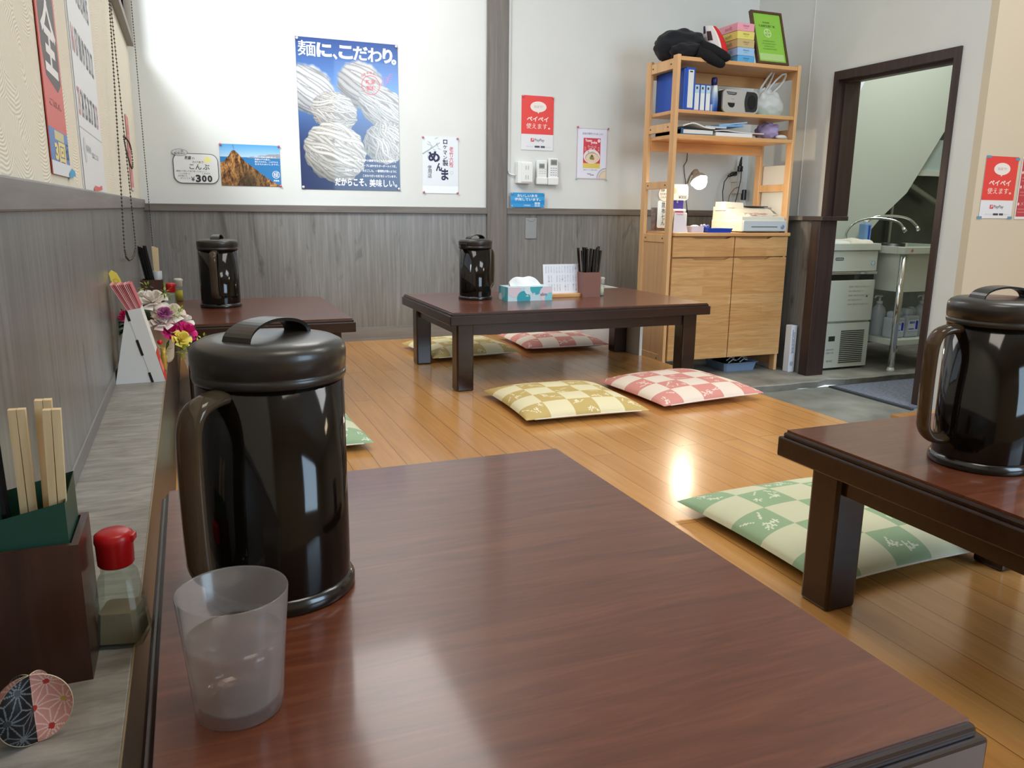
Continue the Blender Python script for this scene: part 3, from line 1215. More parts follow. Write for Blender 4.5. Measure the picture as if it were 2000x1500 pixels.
FC = Vector((-.112, 2.36, .29))
t = thing('flower_arrangement', 'artificial flowers in white, pink, magenta and yellow behind the leaflet stand', 'flowers', FC)
m = MB()
m.lathe([(0, .0), (.046, .0), (.052, .01), (.062, .12), (.059, .12), (.05, .012), (0, .012)], FC, 28)
link('pot', m, mat('cream_pot', (214, 206, 190), 0.4), t)
link('moss', MB().ball((FC.x, FC.y, .405), .058, .058, .03), mat('moss', (60, 74, 34), 0.9, var=0.3, vscale=60), t)
m = MB()
for k in range(40):
    a = 2 * pi * k / 40
    m.box(FC.x - .064, FC.x - .052, FC.y - .12 + .004 * (k % 10) - .004, FC.y - .12 + .004 * (k % 10), .30 + .014 * (k // 10) * 1.6, .318 + .014 * (k // 10) * 1.6, col=(214, 174, 84) if k % 2 else (190, 148, 60))
link('straw_block', m, PRINT, t)
rz_ = [((-.070, 2.300, .452), .040, [(236, 226, 214), (240, 232, 222), (226, 208, 190)], (.5, .1)),
       ((-.108, 2.310, .486), .036, [(240, 230, 218), (232, 218, 206)], (.6, -.1)),
       ((-.088, 2.275, .432), .030, [(236, 210, 204), (240, 228, 220)], (.7, 0)),
       ((-.063, 2.270, .405), .026, [(206, 36, 118), (186, 24, 100), (226, 80, 140)], (.8, .2)),
       ((-.026, 2.285, .402), .030, [(204, 32, 116), (184, 22, 98), (222, 70, 136)], (.7, .6)),
       ((-.040, 2.250, .386), .024, [(240, 222, 110), (232, 206, 84)], (.9, .3)),
       ((-.030, 2.320, .428), .026, [(238, 232, 224), (228, 214, 206)], (.4, .5)),
       ((-.176, 2.300, .448), .020, [(204, 44, 100), (180, 30, 84)], (.6, -.5)),
       ((-.128, 2.350, .492), .026, [(240, 236, 226), (232, 222, 206)], (.3, -.2)),
       ((-.078, 2.262, .455), .018, [(150, 70, 120), (170, 90, 140)], (.8, 0))]
for i, (c, r, cols, tl_) in enumerate(rz_):
    c = (c[0] + .006, c[1], c[2] - .017)
    link('rose', rose(c, r, cols, i, tl_), PETAL, t)
m = MB()
rnd = random.Random(11)


def leaf(m, p, d, w, col):
    d = Vector(d)
    sd = d.cross(Vector((0, 0, 1)))
    if sd.length < 1e-5:
        sd = Vector((1, 0, 0))
    sd = sd.normalized() * w
    p = Vector(p)
    m.add([p, p + d * .45 + sd + Vector((0, 0, .15 * w)), p + d, p + d * .45 - sd], [(0, 1, 2, 3)], col)


for (c, n, sp) in (((-.040, 2.245, .350), 46, .026), ((.000, 2.275, .352), 34, .024), ((.012, 2.29, .372), 18, .016), ((-.045, 2.285, .448), 30, .024), ((-.075, 2.31, .502), 26, .022), ((-.115, 2.30, .518), 20, .018), ((-.172, 2.315, .440), 44, .028), ((-.178, 2.36, .40), 40, .03), ((-.150, 2.33, .465), 26, .022), ((-.085, 2.25, .355), 24, .02)):
    for k in range(n):
        d = Vector((rnd.gauss(0, 1), rnd.gauss(0, 1), rnd.gauss(0, .8))).normalized()
        p = Vector(c) + Vector((.006, 0, -.016)) + d * sp * rnd.uniform(.1, .75)
        leaf(m, p, d * rnd.uniform(.008, .016), .003, rnd.choice([(176, 190, 66), (150, 172, 52), (196, 206, 96), (120, 146, 48)]))
for k in range(60):
    d = Vector((rnd.gauss(-.6, .8), rnd.gauss(0, .8), rnd.gauss(-.2, .6))).normalized()
    leaf(m, Vector((-.165, 2.37, .40)) + d * rnd.uniform(.0, .03), d * .03, .008, rnd.choice([(34, 58, 26), (46, 70, 30), (26, 44, 22)]))
leaf(m, (-.045, 2.25, .372), (.016, -.004, -.045), .014, (52, 104, 52))
leaf(m, (-.065, 2.25, .368), (-.012, -.004, -.03), .010, (60, 110, 56))
link('foliage', m, PETAL, t)
# clear wrapping corner
m = MB()
m.add([(-.030, 2.255, .385), (-.008, 2.262, .372), (-.012, 2.258, .33), (-.026, 2.246, .285), (-.040, 2.252, .33)], [(0, 1, 2), (0, 2, 4), (4, 2, 3)])
m.add([(-.052, 2.262, .37), (-.033, 2.25, .382), (-.042, 2.252, .33), (-.050, 2.262, .292)], [(0, 1, 2, 3)])
link('wrapping', m, FILM, t)
# little red-headed wooden ornament hanging on the arrangement
t = thing('wooden_figurine', 'tiny gold figurine with a red round head beside the leaflet stand', 'figurine', (-.078, 2.215, .29))
link('pin_head', MB().ball((-.0875, 2.215, .366), .0066), mat('red_bead', (206, 28, 26), 0.3), t)
m = MB().lathe([(.0045, .345), (.0065, .352), (.006, .336), (.007, .328), (.0078, .318), (.0060, .312), (.0072, .306), (.0050, .298), (.005, .29), (0, .29)][::-1], (-.0815, 2.215, 0), 18)
link('gold_body', m, mat('gold_paint', (196, 160, 72), 0.35, metal=0.3), t)

# condiments at the far end of the ledge
t = thing('chopstick_holder', 'brown chopstick box on the ledge by the room corner', 'chopstick holder', (-.150, 3.53, .29))
link('holder_box', open_box(MB(), -.190, -.108, 3.49, 3.57, .29, .421, .006), HOLD, t)
for i in range(7):
    a, b = i % 4, i // 4
    stick((-.150 + .009 * a, 3.508 + .014 * b, .300), (-.199 + .0095 * a + .003 * b + .008, 3.505 + .014 * b, .556 - .004 * ((a + b) % 3)), .0085, BLKCH, 'black lacquered chopstick in the brown box by the room corner', 'black chopsticks in the brown box by the room corner', False, 'black_chopstick')
m = MB()
m.lathe([(0, .0), (.016, .0), (.017, .10), (.0185, .155), (.0172, .155), (.016, .1), (.0, .1)], (-.1285, 3.545, .298), 22)
link('inner_cup', m, mat('white_cup', (176, 178, 180), 0.4), t)
for i in range(3):
    stick((-.134 + .005 * i, 3.546, .40), (-.1365 + .0075 * i, 3.546, .552 - .003 * i), .0085, PINE, 'pale disposable chopsticks in the white cup by the room corner', 'disposable chopsticks in the white cup', True)
shaker('small shaker with a red cap next to the brown chopstick box by the corner', (-.080 + .0, 3.47, .322 - .032), (206, 196, 168), (204, 26, 26), 1.05)
shaker('yellow-filled shaker next to the red-capped one on the far ledge', (-.050 - .0035, 3.60, .322), (214, 196, 60), (214, 214, 206), 1.0, False, 'mustard_shaker')

# ================================================================== ON THE LONG TABLE
TB = mat('tissue_paper', (244, 245, 246), 0.8, sss=0.1)
t = thing('tissue_box', 'pastel blue tissue box with a white tissue pulled up, on the long table', 'tissue box', (1.378, 3.245, HT))
m = MB()
bx0, bx1, by0, by1, bz = 1.272, 1.484, 3.192, 3.300, HT + .061
m.box(bx0, bx1, by0, by1, HT, bz, col=(206, 230, 236))
fr = Frame((bx0, by0 - .0004, HT), (1, 0, 0), (0, 0, 1))


def clipdisc(m, fr, a, b, r, col, x1, y1, off):
    pts = []
    for i in range(40):
        q = 2 * pi * i / 40
        pts.append((min(max(a + r * cos(q), 0), x1), min(max(b + r * sin(q), 0), y1)))
    m.poly(fr, pts, col, off)


for a, b, r, cc in ((.03, .05, .032, (232, 214, 222)), (.075, .012, .032, (58, 168, 182)), (.135, .056, .030, (70, 180, 190)), (.185, .03, .034, (238, 216, 226)), (.10, .05, .022, (226, 240, 244)), (.205, .005, .03, (140, 214, 220))):
    clipdisc(m, fr, a, b, r, cc, bx1 - bx0, .061, .0001 + a * .001)
m.text(fr, 'エリタ', .085, .018, .130, .036, (246, 250, 250), .02, .0008)
m.text(fr, 'slim', .155, .020, .186, .034, (70, 82, 96), .01, .0008)
f2 = Frame((bx0 - .0004, by1, HT), (0, -1, 0), (0, 0, 1))
m.quad(f2, 0, 0, by1 - by0, .061, (92, 190, 204))
clipdisc(m, f2, .05, .04, .03, (150, 214, 224), by1 - by0, .061, .0002)
clipdisc(m, f2, .02, .01, .02, (240, 246, 248), by1 - by0, .061, .0003)
link('carton', m, PRINT, t)
m = MB()


def tis(u, v, k=0.0):
    """crumpled sheet standing out of the slot: a broad mound with a drooping tip"""
    x = 1.300 + .150 * u + .012 * (v - .5) * sin(u * 7)
    ridge = (sin(pi * min(max(u * .93 + .05, 0), 1)) ** .55) * (.048 + .008 * sin(u * 8 + 1) - .022 * max(0, u - .62) * 2)
    y = 3.246 + (.030 - .02 * k) * (v - .5) * 2 * (.5 + .5 * sin(pi * u)) + .006 * sin(u * 11 + v * 4)
    z = bz - .002 + ridge * (1 - abs(2 * v - 1) ** 1.7) * (1 - .25 * k) + .004 * sin(u * 13) * sin(v * 6)
    return (x, y, max(z, bz + .0008))


m.surf(lambda u, v: tis(u, v), 40, 18)
m.surf(lambda u, v: (tis(u, v, .6)[0] * .9 + .1372 + .02 * v * u, tis(u, v, .6)[1] + .006, tis(u, v, .6)[2] + .005 * sin(u * 6)), 36, 14)
link('tissue', m, TB, t)

t = thing('menu_stand', 'white handwritten menu sheet in a pale wooden stand on the long table', 'menu', (1.60, 3.31, HT))
LW = wood('pale_stand_wood', [(0.3, (206, 148, 84)), (0.7, (226, 174, 108))], (4, 40, 40), 0.45)
link('stand_base', MB().box(1.505, 1.672, 3.275, 3.325, HT, HT + .016, bev=.002), LW, t)
m = MB()
fr = Frame((1.494, 3.304, HT + .0145), (1, 0, 0), (0, .12, 1))
m.quad(fr, 0, 0, .192, .135, (238, 240, 246))
m.prism([fr.p(0, 0, -.0004), fr.p(.192, 0, -.0004), fr.p(.192, .135, -.0004), fr.p(0, .135, -.0004)], tuple(-fr.n * .002), col=(232, 234, 240))
rnd = random.Random(5)
KANA = 'ラーメンみそしおねぎ玉子肉大盛酒水茶飯'
for row in range(3):
    for q in range(13):
        if rnd.random() < .18:
            continue
        m.vtext(fr, [rnd.choice(KANA) for _ in range(4)], .176 - q * .0138, .126 - row * .041, .0065, .0072, (176, 180, 202), 0, .0004)
link('menu_sheet', m, PRINT, t)
t = thing('chopstick_holder', 'reddish brown chopstick box on the long table next to the menu', 'chopstick holder', (1.715, 3.29, HT))
link('holder_box', open_box(MB(), 1.668, 1.760, 3.255, 3.335, HT, HT + .113, .006), mat('red_brown_box', (136, 92, 80), 0.4), t)
rnd = random.Random(9)
for i in range(12):
    bx, by = 1.684 + .060 * (i % 6) / 5, 3.272 + .030 * (i // 6)
    tx = bx + (bx - 1.712) * .62 + rnd.uniform(-.004, .004)
    stick((bx, by, HT + .01), (tx, by + rnd.uniform(-.01, .01), HT + .222 + rnd.uniform(-.012, .010)), .0130, BLKCH, 'black chopstick in the reddish box on the long table', 'black chopsticks in the reddish box on the long table', False, 'black_chopstick')
shaker('small clear salt shaker touching the reddish chopstick box on the long table', (1.787, 3.30, HT), (226, 222, 206), (196, 190, 176), .92, False, 'salt_shaker')

# ================================================================== PAPERS ON THE WALLS
WHITE = (246, 246, 246)


def sheet(fr, w, h, col, m=None, th=.0012):
    m = m or MB()
    m.prism([fr.p(0, 0, -th), fr.p(w, 0, -th), fr.p(w, h, -th), fr.p(0, h, -th)], tuple(fr.n * th), col=col)
    return m


def pins(parent, fr, pts, col, r=.0065, name='pin'):
    for i, (a, b) in enumerate(pts):
        m = MB()
        mt = Matrix((fr.r, fr.u, fr.n)).transposed()
        m.lathe([(0, 0), (r * .5, 0), (r * .45, .004), (r, .005), (r * .9, .008), (0, .009)], fr.p(a, b), 14, mtx=mt)
        link(name, m, mat('pin_%d_%d_%d' % col, col, 0.35), parent)


# --- noodle poster -------------------------------------------------
PW, PH = .518, .737
NW, NH = 212, 300
vv, uu = np.mgrid[0:NH, 0:NW]
uu, vv = (uu + .5) / NW, (vv + .5) / NH
img = np.zeros((NH, NW, 3))
topc, midc, botc = np.array((44, 72, 136)), np.array((96, 142, 204)), np.array((22, 38, 88))
k1 = np.clip(vv / .33, 0, 1)[..., None]
k2 = np.clip((vv - .33) / .4, 0, 1)[..., None]
img[:] = topc * (1 - k1) + midc * k1
img[:] = img * (1 - k2) + botc * k2
nr = np.random.RandomState(4)


def skein(cu_, cv_, ru, rv, th, n, base, dark, wob, blur):
    """a ball of noodles: many strands wound round an ellipse, drawn one over another"""
    asp = PH / PW
    x, y = (uu - cu_), (vv - cv_) * asp
    a = (x * cos(th) + y * sin(th)) / ru
    b = (-x * sin(th) + y * cos(th)) / (rv * asp)
    ang = np.arctan2(b, a)
    rr = np.sqrt(a * a + b * b) / (1 + .025 * np.sin(11 * ang + cu_ * 20) + .015 * np.sin(23 * ang))
    tex = np.zeros((NH, NW, 3)) + np.array(dark)
    w = .070 if not blur else .13
    for q in range(n):
        m0 = nr.uniform(-1.05, 1.05)
        p1, p2, sl = nr.uniform(0, 6.3), nr.uniform(0, 6.3), nr.uniform(-.35, .35) * wob
        cv = m0 * np.sqrt(np.clip(1 - .62 * a * a, .05, 1)) + sl * a + wob * (.10 * np.sin(a * 2.7 + p1) + .05 * np.sin(a * 6.5 + p2))
        d = np.abs(b - cv) / w
        hit = d < 1
        tone = nr.uniform(.90, 1.04)
        prof__ = np.clip(1.02 - .42 * d ** 2.5, 0, 1.05) * tone
        tex[hit] = (np.array(base) * prof__[..., None])[hit]
    lit = np.clip(1.03 - .26 * np.clip(b + .25, 0, 2) ** 2 - .12 * a * a, .55, 1.05)
    tex = tex * lit[..., None]
    soft = np.clip((1 - rr) / (.12 if blur else .03), 0, 1)[..., None]
    img[:] = img * (1 - soft) + np.clip(tex, 0, 255) * soft


skein(.11, .335, .27, .165, .5, 30, (206, 206, 208), (150, 152, 160), .3, True)
skein(.62, .285, .25, .165, .5, 30, (196, 188, 182), (146, 138, 136), .3, True)
skein(.86, .44, .30, .140, .55, 44, (206, 202, 196), (140, 132, 126), .6, False)
skein(.35, .475, .23, .135, .25, 60, (212, 206, 200), (152, 144, 138), .9, False)
skein(.86, .665, .21, .165, 1.2, 60, (204, 198, 190), (146, 140, 134), 1.3, False)
skein(.345, .745, .315, .205, .42, 64, (212, 206, 196), (144, 136, 128), .7, False)
img = np.clip(img, 0, 255)
img = np.round(img / 4) * 4
fr = back(.560, .806, YB - .003)
m = sheet(fr, PW, PH, (40, 60, 110), th=.0014)
m.canvas(fr, img, PW, PH, .0003)
e = .0007
m.text(fr, '麺', .010, .648, .098, .720, WHITE, .006, e)
m.text(fr, 'に', .102, .648, .178, .716, WHITE, .045, e)
m.text(fr, '、', .182, .642, .206, .668, WHITE, .045, e)
m.text(fr, 'こ', .212, .648, .284, .712, WHITE, .045, e)
m.text(fr, 'だ', .286, .646, .362, .714, WHITE, .025, e)
m.text(fr, 'わ', .360, .644, .434, .712, WHITE, .022, e)
m.text(fr, 'り', .438, .642, .490, .714, WHITE, .045, e)
m.text(fr, '。', .484, .638, .510, .664, WHITE, .045, e)
RED = (206, 70, 76)
sx0, sy0 = .372, .530
m.ring(fr, sx0, sy0, .048, .0035, RED, e)
m.text(fr, '新潟', sx0 - .026, sy0 + .002, sx0 + .022, sy0 + .026, RED, .02, e)
m.text(fr, '製麺', sx0 - .022, sy0 - .028, sx0 + .026, sy0 - .004, RED, .02, e)
for i, ch in enumerate('自家製麺店'):
    a = 2.35 - i * .27
    m.text(fr, ch, sx0 + .060 * cos(a) - .006, sy0 + .060 * sin(a) - .006, sx0 + .060 * cos(a) + .006, sy0 + .060 * sin(a) + .006, (190, 80, 84), .01, e)
for i in range(5):
    m.stroke(fr, [(sx0 + .050 + .004 * i + .055 * q / 12, sy0 - .006 + .010 * i + .030 * q / 12 + .006 * sin(q * .9)) for q in range(13)], .0022, (176, 110, 160), e)
lines = ['新潟の美味しい水と国産小麦粉でつくられた特製麺は', 'スープに合わせたオーダーメイド麺。', '食感も、太さも、のどごしも。一番相性が良いように', 'こだわり抜いた麺を使っています。']
for i, (s_, x0) in enumerate(zip(lines, (.205, .312, .225, .318))):
    m.text(fr, s_, x0, .146 - i * .026, .500, .159 - i * .026, WHITE, .014, e)
m.text(fr, 'だからこそ、', .172, .020, .338, .060, WHITE, .03, e)
m.text(fr, '美味しい。', .352, .018, .502, .058, WHITE, .015, e)
t = link('poster', m, GLOSSY, label='large blue noodle poster with balls of noodles and white Japanese title', cat='poster')
pins(t, fr, [(.008, .728), (.510, .728), (.008, .010), (.510, .010)], (216, 218, 220), .007)

# --- cliff and sea photo ---------------------------------------------
CW, CH = 130, 92
vv, uu = np.mgrid[0:CH, 0:CW]
uu, vv = (uu + .5) / CW, (vv + .5) / CH
img = np.zeros((CH, CW, 3))
sky = np.array((84, 160, 220)) * (1 - np.clip(vv / .3, 0, 1))[..., None] + np.array((176, 208, 232)) * np.clip(vv / .3, 0, 1)[..., None]
sea = np.array((44, 120, 178)) * (1 + .10 * np.sin(vv * 160 + 6 * np.sin(uu * 20)))[..., None]
img[:] = np.where((vv < .30)[..., None], sky, sea)
hill = (vv < .32) & (vv > .30 - np.clip((uu - .48) * .22, 0, .09) - .008 * np.sin(uu * 40)) & (uu > .46)
img[hill] = (150, 150, 160)
nz = nr.rand(24, 34)


def nsamp(u, v, s):
    a, b = (u * s * 7) % 23, (v * s * 5) % 33
    i, j = a.astype(int), b.astype(int)
    fa, fb = a - i, b - j
    q = nz[i, j] * (1 - fa) * (1 - fb) + nz[np.minimum(i + 1, 23), j] * fa * (1 - fb) + nz[i, np.minimum(j + 1, 33)] * (1 - fa) * fb + nz[np.minimum(i + 1, 23), np.minimum(j + 1, 33)] * fa * fb
    return q


prof_ = np.interp(uu, [0, .06, .13, .20, .235, .30, .42, .60, .80, 1.0], [.45, .42, .30, .16, .15, .22, .42, .62, .84, 1.0]) + .03 * (nsamp(uu, vv, 3.1) - .5)
rock = vv > prof_
tx = .55 * nsamp(uu * 2.2, vv * .7, 2.3) + .45 * nsamp(uu * 7.1 + vv, vv * 3.3 - uu * 2, 1.7)
tone = np.clip((tx - .5) * 2.1 + .55, 0, 1)[..., None]
rc = np.array((70, 42, 26)) * (1 - tone) + np.array((208, 150, 84)) * tone
dk = np.clip((vv - .40) * 2.2, 0, 1) * np.clip(1 - np.abs(uu - .46) * 3.0, 0, 1)
rc = rc * (1 - .82 * dk[..., None]) + np.array((40, 36, 24)) * .82 * dk[..., None]
img = np.where(rock[..., None], rc, img)
img = np.clip(np.round(img / 4) * 4, 0, 255)
fr = Frame((.171, .8155, YB - .003), (1, 0, 0), (0, 0, 1))
fr = back(.1725, .8155, YB - .003)
m = sheet(fr, .286, .200, (90, 130, 180))
m.canvas(fr, img, .286, .200, .0003)
m.stroke(fr, [(.062, .200), (.067, .176)], .0016, (50, 50, 60), e)
for i, wd in enumerate((.104, .076, .112, .116)):
    m.text(fr, ['日本海の荒波と岩場で育った', '男鹿の海の恵み。', '塩もわかめも、この海から', '生まれたおいしさです。'][i], .163, .138 - i * .0115, .163 + wd, .146 - i * .0115, WHITE, .01, e)
m.ring(fr, .263, .058, .0185, .002, WHITE, e)
m.text(fr, '極', .2505, .0455, .2755, .0705, WHITE, .0, e)
m.text(fr, '男鹿塩', .250, .024, .277, .033, WHITE, .01, e)
t = link('photo_print', m, GLOSSY, label='small photo of a brown sea cliff under blue sky pinned to the back wall', cat='photo')
pins(t, fr, [(.004, .197), (.283, .197), (.283, .003)], (206, 96, 116), .006)

# --- price card for the seaweed ------------------------------------------
fr = back(-.044, .822, YB - .006)


def rrect(x0, y0, x1, y1, r, n=7):
    p = []
    for cx_, cy_, a0 in ((x1 - r, y1 - r, 0), (x0 + r, y1 - r, pi / 2), (x0 + r, y0 + r, pi), (x1 - r, y0 + r, 1.5 * pi)):
        for i in range(n):
            a = a0 + pi / 2 * i / (n - 1)
            p.append((cx_ + r * cos(a), cy_ + r * sin(a)))
    return p


m = MB()
KO = rrect(0, 0, .206, .142, .036)
m.prism([fr.p(a, b, -.002) for a, b in KO], tuple(fr.n * .002), col=(62, 62, 60))
m.poly(fr, rrect(.0028, .0028, .2032, .1392, .034), (226, 226, 224), .0003)
BK = (48, 48, 50)
m.text(fr, '男鹿', .052, .112, .082, .130, BK, .015, e, skew=.15)
m.text(fr, 'の', .087, .114, .099, .124, BK, 0, e)
m.disc(fr, .158, .114, .016, .014, (240, 232, 150), .0005)
m.text(fr, 'わけあり', .088, .096, .138, .107, (120, 104, 40), .012, e)
m.text(fr, 'こ', .073, .068, .094, .090, BK, .012, e)
m.text(fr, 'ん', .100, .066, .128, .092, BK, .012, e)
m.text(fr, 'ぶ', .133, .066, .165, .092, BK, .012, e)
for i, (s_, x0, x1, y) in enumerate((('磯焼けで困った海で育ったおいしい', .012, .150, .054), ('しめます。', .130, .168, .044), ('こんぶを使った', .022, .075, .042), ('お料理にも', .018, .060, .031), ('ぜひどうぞ', .028, .074, .020))):
    m.text(fr, s_, x0, y, x1, y + .008, (90, 90, 90), .0, e)
m.text(fr, '¥', .077, .010, .094, .032, BK, .012, e)
m.text(fr, '3', .098, .006, .122, .042, BK, .05, e)
m.text(fr, '0', .126, .008, .148, .040, BK, .05, e)
m.text(fr, '0', .152, .008, .174, .040, BK, .05, e)
m.disc(fr, .033, .145, .036, .0165, (70, 70, 70), .0010)
m.disc(fr, .033, .145, .0345, .0150, (206, 206, 206), .0013)
m.text(fr, 'ここ横', .014, .147, .050, .156, (80, 80, 80), 0, .0016)
m.text(fr, '販売中!!', .008, .135, .056, .145, (70, 70, 74), .008, .0016)
link('price_card', m, PRINT, label='rounded white handwritten card priced 300 yen near the room corner', cat='sign')

# --- brush calligraphy sheet ----------------------------------------------
fr = back(1.2035, .797, YB - .003)
m = sheet(fr, .204, .299, (236, 240, 242))
m.quad(fr, 0, .040, .204, .299, (222, 227, 232), .0002)
GY = (160, 168, 168)
m.stroke(fr, [(.002, .206), (.05, .236), (.10, .268)], [.007, .0055, .004], GY, .0004)
for a, b, th in ((.045, .236, .9), (.055, .245, 2.2), (.075, .25, 1.0), (.03, .225, -1.2), (.06, .235, -.6), (.07, .285, .5), (.08, .262, -1.0), (.025, .262, -.5), (.05, .262, 2.6), (.035, .205, -1.8), (.085, .24, -.4)):
    m.stroke(fr, [(a, b), (a + .011 * cos(th), b + .011 * sin(th)), (a + .024 * cos(th), b + .024 * sin(th))], [.001, .005, .0008], (176, 184, 184), .0005)
INK = (44, 42, 74)
m.text(fr, 'ロ', .118, .262, .142, .285, INK, .03, e)
m.text(fr, 'ケ', .117, .236, .141, .256, INK, .02, e)
m.text(fr, 'マ', .118, .205, .140, .227, INK, .02, e)
m.text(fr, 'ン', .118, .182, .140, .200, INK, .02, e)
m.text(fr, '製', .114, .146, .146, .180, INK, .015, e)
m.text(fr, 'め', .036, .165, .102, .222, INK, .045, e, skew=-.12)
m.text(fr, 'ん', .076, .118, .112, .162, INK, .05, e)
m.text(fr, 'ま', .106, .070, .148, .132, INK, .035, e)
m.vtext(fr, '使用店', .030, .148, .022, .022, INK, .005, e, gap=1.02)
m.vtext(fr, '老竹六殿', .152, .250, .024, .027, (208, 96, 106), .01, e, gap=1.03)
m.ring(fr, .166, .112, .009, .002, (180, 190, 194), .0005)
t = link('calligraphy_sheet', m, PRINT, label='white sheet of blue brush calligraphy with a grey bamboo drawing', cat='sign')
pins(t, fr, [(.004, .293), (.199, .293), (.006, .006), (.199, .004)], (196, 120, 140), .006)


# --- red payment posters ------------------------------------------------------
def pay_poster(fr, w, h, label, pinc):
    m = sheet(fr, w, h, (226, 226, 228))
    k = h / .292
    rz = h * .295
    m.quad(fr, 0, rz, w, h, (226, 72, 66), .0003)
    m.disc(fr, w * .52, h * .80, w * .25, h * .098, (236, 226, 218), .0005)
    m.poly(fr, [(w * .47, h * .72), (w * .57, h * .72), (w * .52, h * .675)], (236, 226, 218), .0006)
    m.text(fr, '当店で!', w * .38, h * .780, w * .66, h * .825, (170, 150, 146), 0, e)
    PK = (250, 226, 218)
    m.text(fr, 'ペイペイ', w * .17, h * .530, w * .84, h * .622, PK, .03, e)
    m.text(fr, '使えます', w * .15, h * .395, w * .80, h * .495, PK, .0, e)
    m.text(fr, '。', w * .83, h * .395, w * .895, h * .428, PK, .03, e)
    m.quad(fr, w * .295, h * .155, w * .395, h * .220, (206, 44, 64), .0005)
    m.text(fr, 'P', w * .325, h * .165, w * .372, h * .212, (240, 236, 236), .02, e, skew=.15)
    m.text(fr, 'PayPay', w * .42, h * .150, w * .72, h * .215, (96, 92, 98), .005, e)
    for x0, x1 in ((.42, .58), (.61, .74)):
        m.quad(fr, w * x0, h * .048, w * x1, h * .082, (76, 72, 82), .0005)
    m.text(fr, '使える お店', w * .17, h * .055, w * .38, h * .075, (190, 190, 194), 0, e)
    m.text(fr, 'ご利用いただけます', w * .76, h * .055, w * .95, h * .072, (190, 190, 194), 0, e)
    t = link('payment_poster', m, PRINT, label=label, cat='poster')
    return t


t = pay_poster(back(1.781, 1.047, YB - .003), .199, .294, 'red and white payment poster on the back wall above the remote controls', None)
pins(t, back(1.781, 1.047, YB - .003), [(.006, .288), (.193, .288)], (206, 140, 140), .005)
YS = 2.66
frp = back(3.4045, .699, YS - .003)
t = pay_poster(frp, .213, .279, 'red and white payment poster on the cream wall beside the kitchen opening', None)
BT = mat('blue_tape', (96, 150, 178), 0.6)
for a, b in ((.0, .276), (.190, .270), (-.012, .004), (.190, .004)):
    link('tape', MB().quad(frp, a, b - .006, a + .030, b + .005, (0, 0, 0), .0012), BT, t)
fr = back(3.642, .696, YS - .003)
m = sheet(fr, .213, .284, (232, 226, 222))
m.quad(fr, .006, .012, .207, .282, (190, 70, 76), .0003)
m.quad(fr, .020, .240, .19, .262, (206, 130, 130), .0005)
for z_, s_ in ((.214, 'クーポン'), (.148, '対象の店'), (.070, 'メンマ')):
    m.disc(fr, .014, z_, .006, .007, (240, 206, 196), .0005)
    m.text(fr, s_, .028, z_ - .008, .100, z_ + .010, (226, 170, 166), .01, e)
    for q in range(2):
        m.quad(fr, .014, z_ - .026 - q * .014, .16, z_ - .021 - q * .014, (206, 120, 122), .0005)
link('information_poster', m, PRINT, label='dark red information poster cut by the picture edge on the cream wall', cat='poster')

# --- small blue water notice ---------------------------------------------------
fr = back(1.7135, .728, YB - .024)
m = sheet(fr, .210, .0815, (34, 140, 206))
for i, cc in enumerate(((44, 150, 214), (30, 138, 206), (56, 160, 218), (36, 146, 210))):
    m.quad(fr, 0, .0815 * i / 4, .210, .0815 * (i + 1) / 4, cc, .0002 + .0001 * (i % 2))
m.text(fr, 'おいしい水を', .040, .057, .166, .074, WHITE, .015, e)
m.text(fr, '使用しています。', .024, .036, .184, .053, WHITE, .015, e)
m.text(fr, '水質検査済', .080, .007, .122, .016, (226, 240, 248), .005, e)
for a in (.152, .160, .170, .178):
    m.stroke(fr, [(a, .004), (a, .022)], .0045, (206, 228, 240), e)
    m.disc(fr, a, .025, .004, .004, (232, 240, 244), .0008, n=12)
t = link('water_notice', m, GLOSSY, label='small bright blue drinking water notice just above the grey rail', cat='sign')
pins(t, fr, [(.006, .076), (.204, .076), (.006, .006), (.204, .006)], (206, 168, 170), .004)

# --- ramen magazine poster ---------------------------------------------------------
fr = back(2.133, .896, YB - .003)
m = sheet(fr, .199, .287, (206, 196, 206))
m.quad(fr, .002, .002, .197, .285, (196, 172, 180), .0002)
m.quad(fr, .0045, .0045, .1945, .2825, (226, 226, 238), .0004)
m.text(fr, '当店が掲載されました!!', .034, .250, .168, .262, (100, 100, 126), .005, e)
m.quad(fr, .042, .062, .154, .232, (208, 66, 80), .0005)
m.quad(fr, .042, .062, .154, .090, (222, 196, 96), .0006)
m.text(fr, 'Yuumy', .052, .206, .098, .226, (246, 222, 226), .04, .0009)
m.text(fr, 'yoka', .090, .196, .132, .216, (246, 222, 226), .04, .0010)
m.disc(fr, .143, .218, .009, .010, (244, 216, 222), .0009)
m.text(fr, 'ラーメンに', .070, .178, .128, .190, (246, 210, 206), .02, .0009)
m.text(fr, '沼る', .076, .160, .122, .176, (246, 214, 208), .02, .0009)
m.vtext(fr, '秋田', .048, .184, .012, .012, (238, 160, 160), .01, .0009)
m.vtext(fr, '特集', .136, .184, .012, .012, (238, 160, 160), .01, .0009)
m.disc(fr, .098, .128, .054, .040, (232, 222, 222), .0010)
m.disc(fr, .100, .122, .044, .029, (150, 128, 112), .0012)
m.disc(fr, .101, .120, .042, .0275, (230, 206, 172), .0014)
m.disc(fr, .099, .125, .010, .014, (104, 96, 50), .0016)
m.disc(fr, .107, .118, .008, .010, (170, 120, 80), .0017)
m.disc(fr, .091, .120, .007, .009, (96, 140, 96), .0018)
m.text(fr, 'ラーメン', .070, .148, .116, .158, (90, 80, 84), .01, .0018)
m.text(fr, '秋田のラーメン特集 12月号', .046, .048, .136, .056, (110, 106, 130), 0, e)
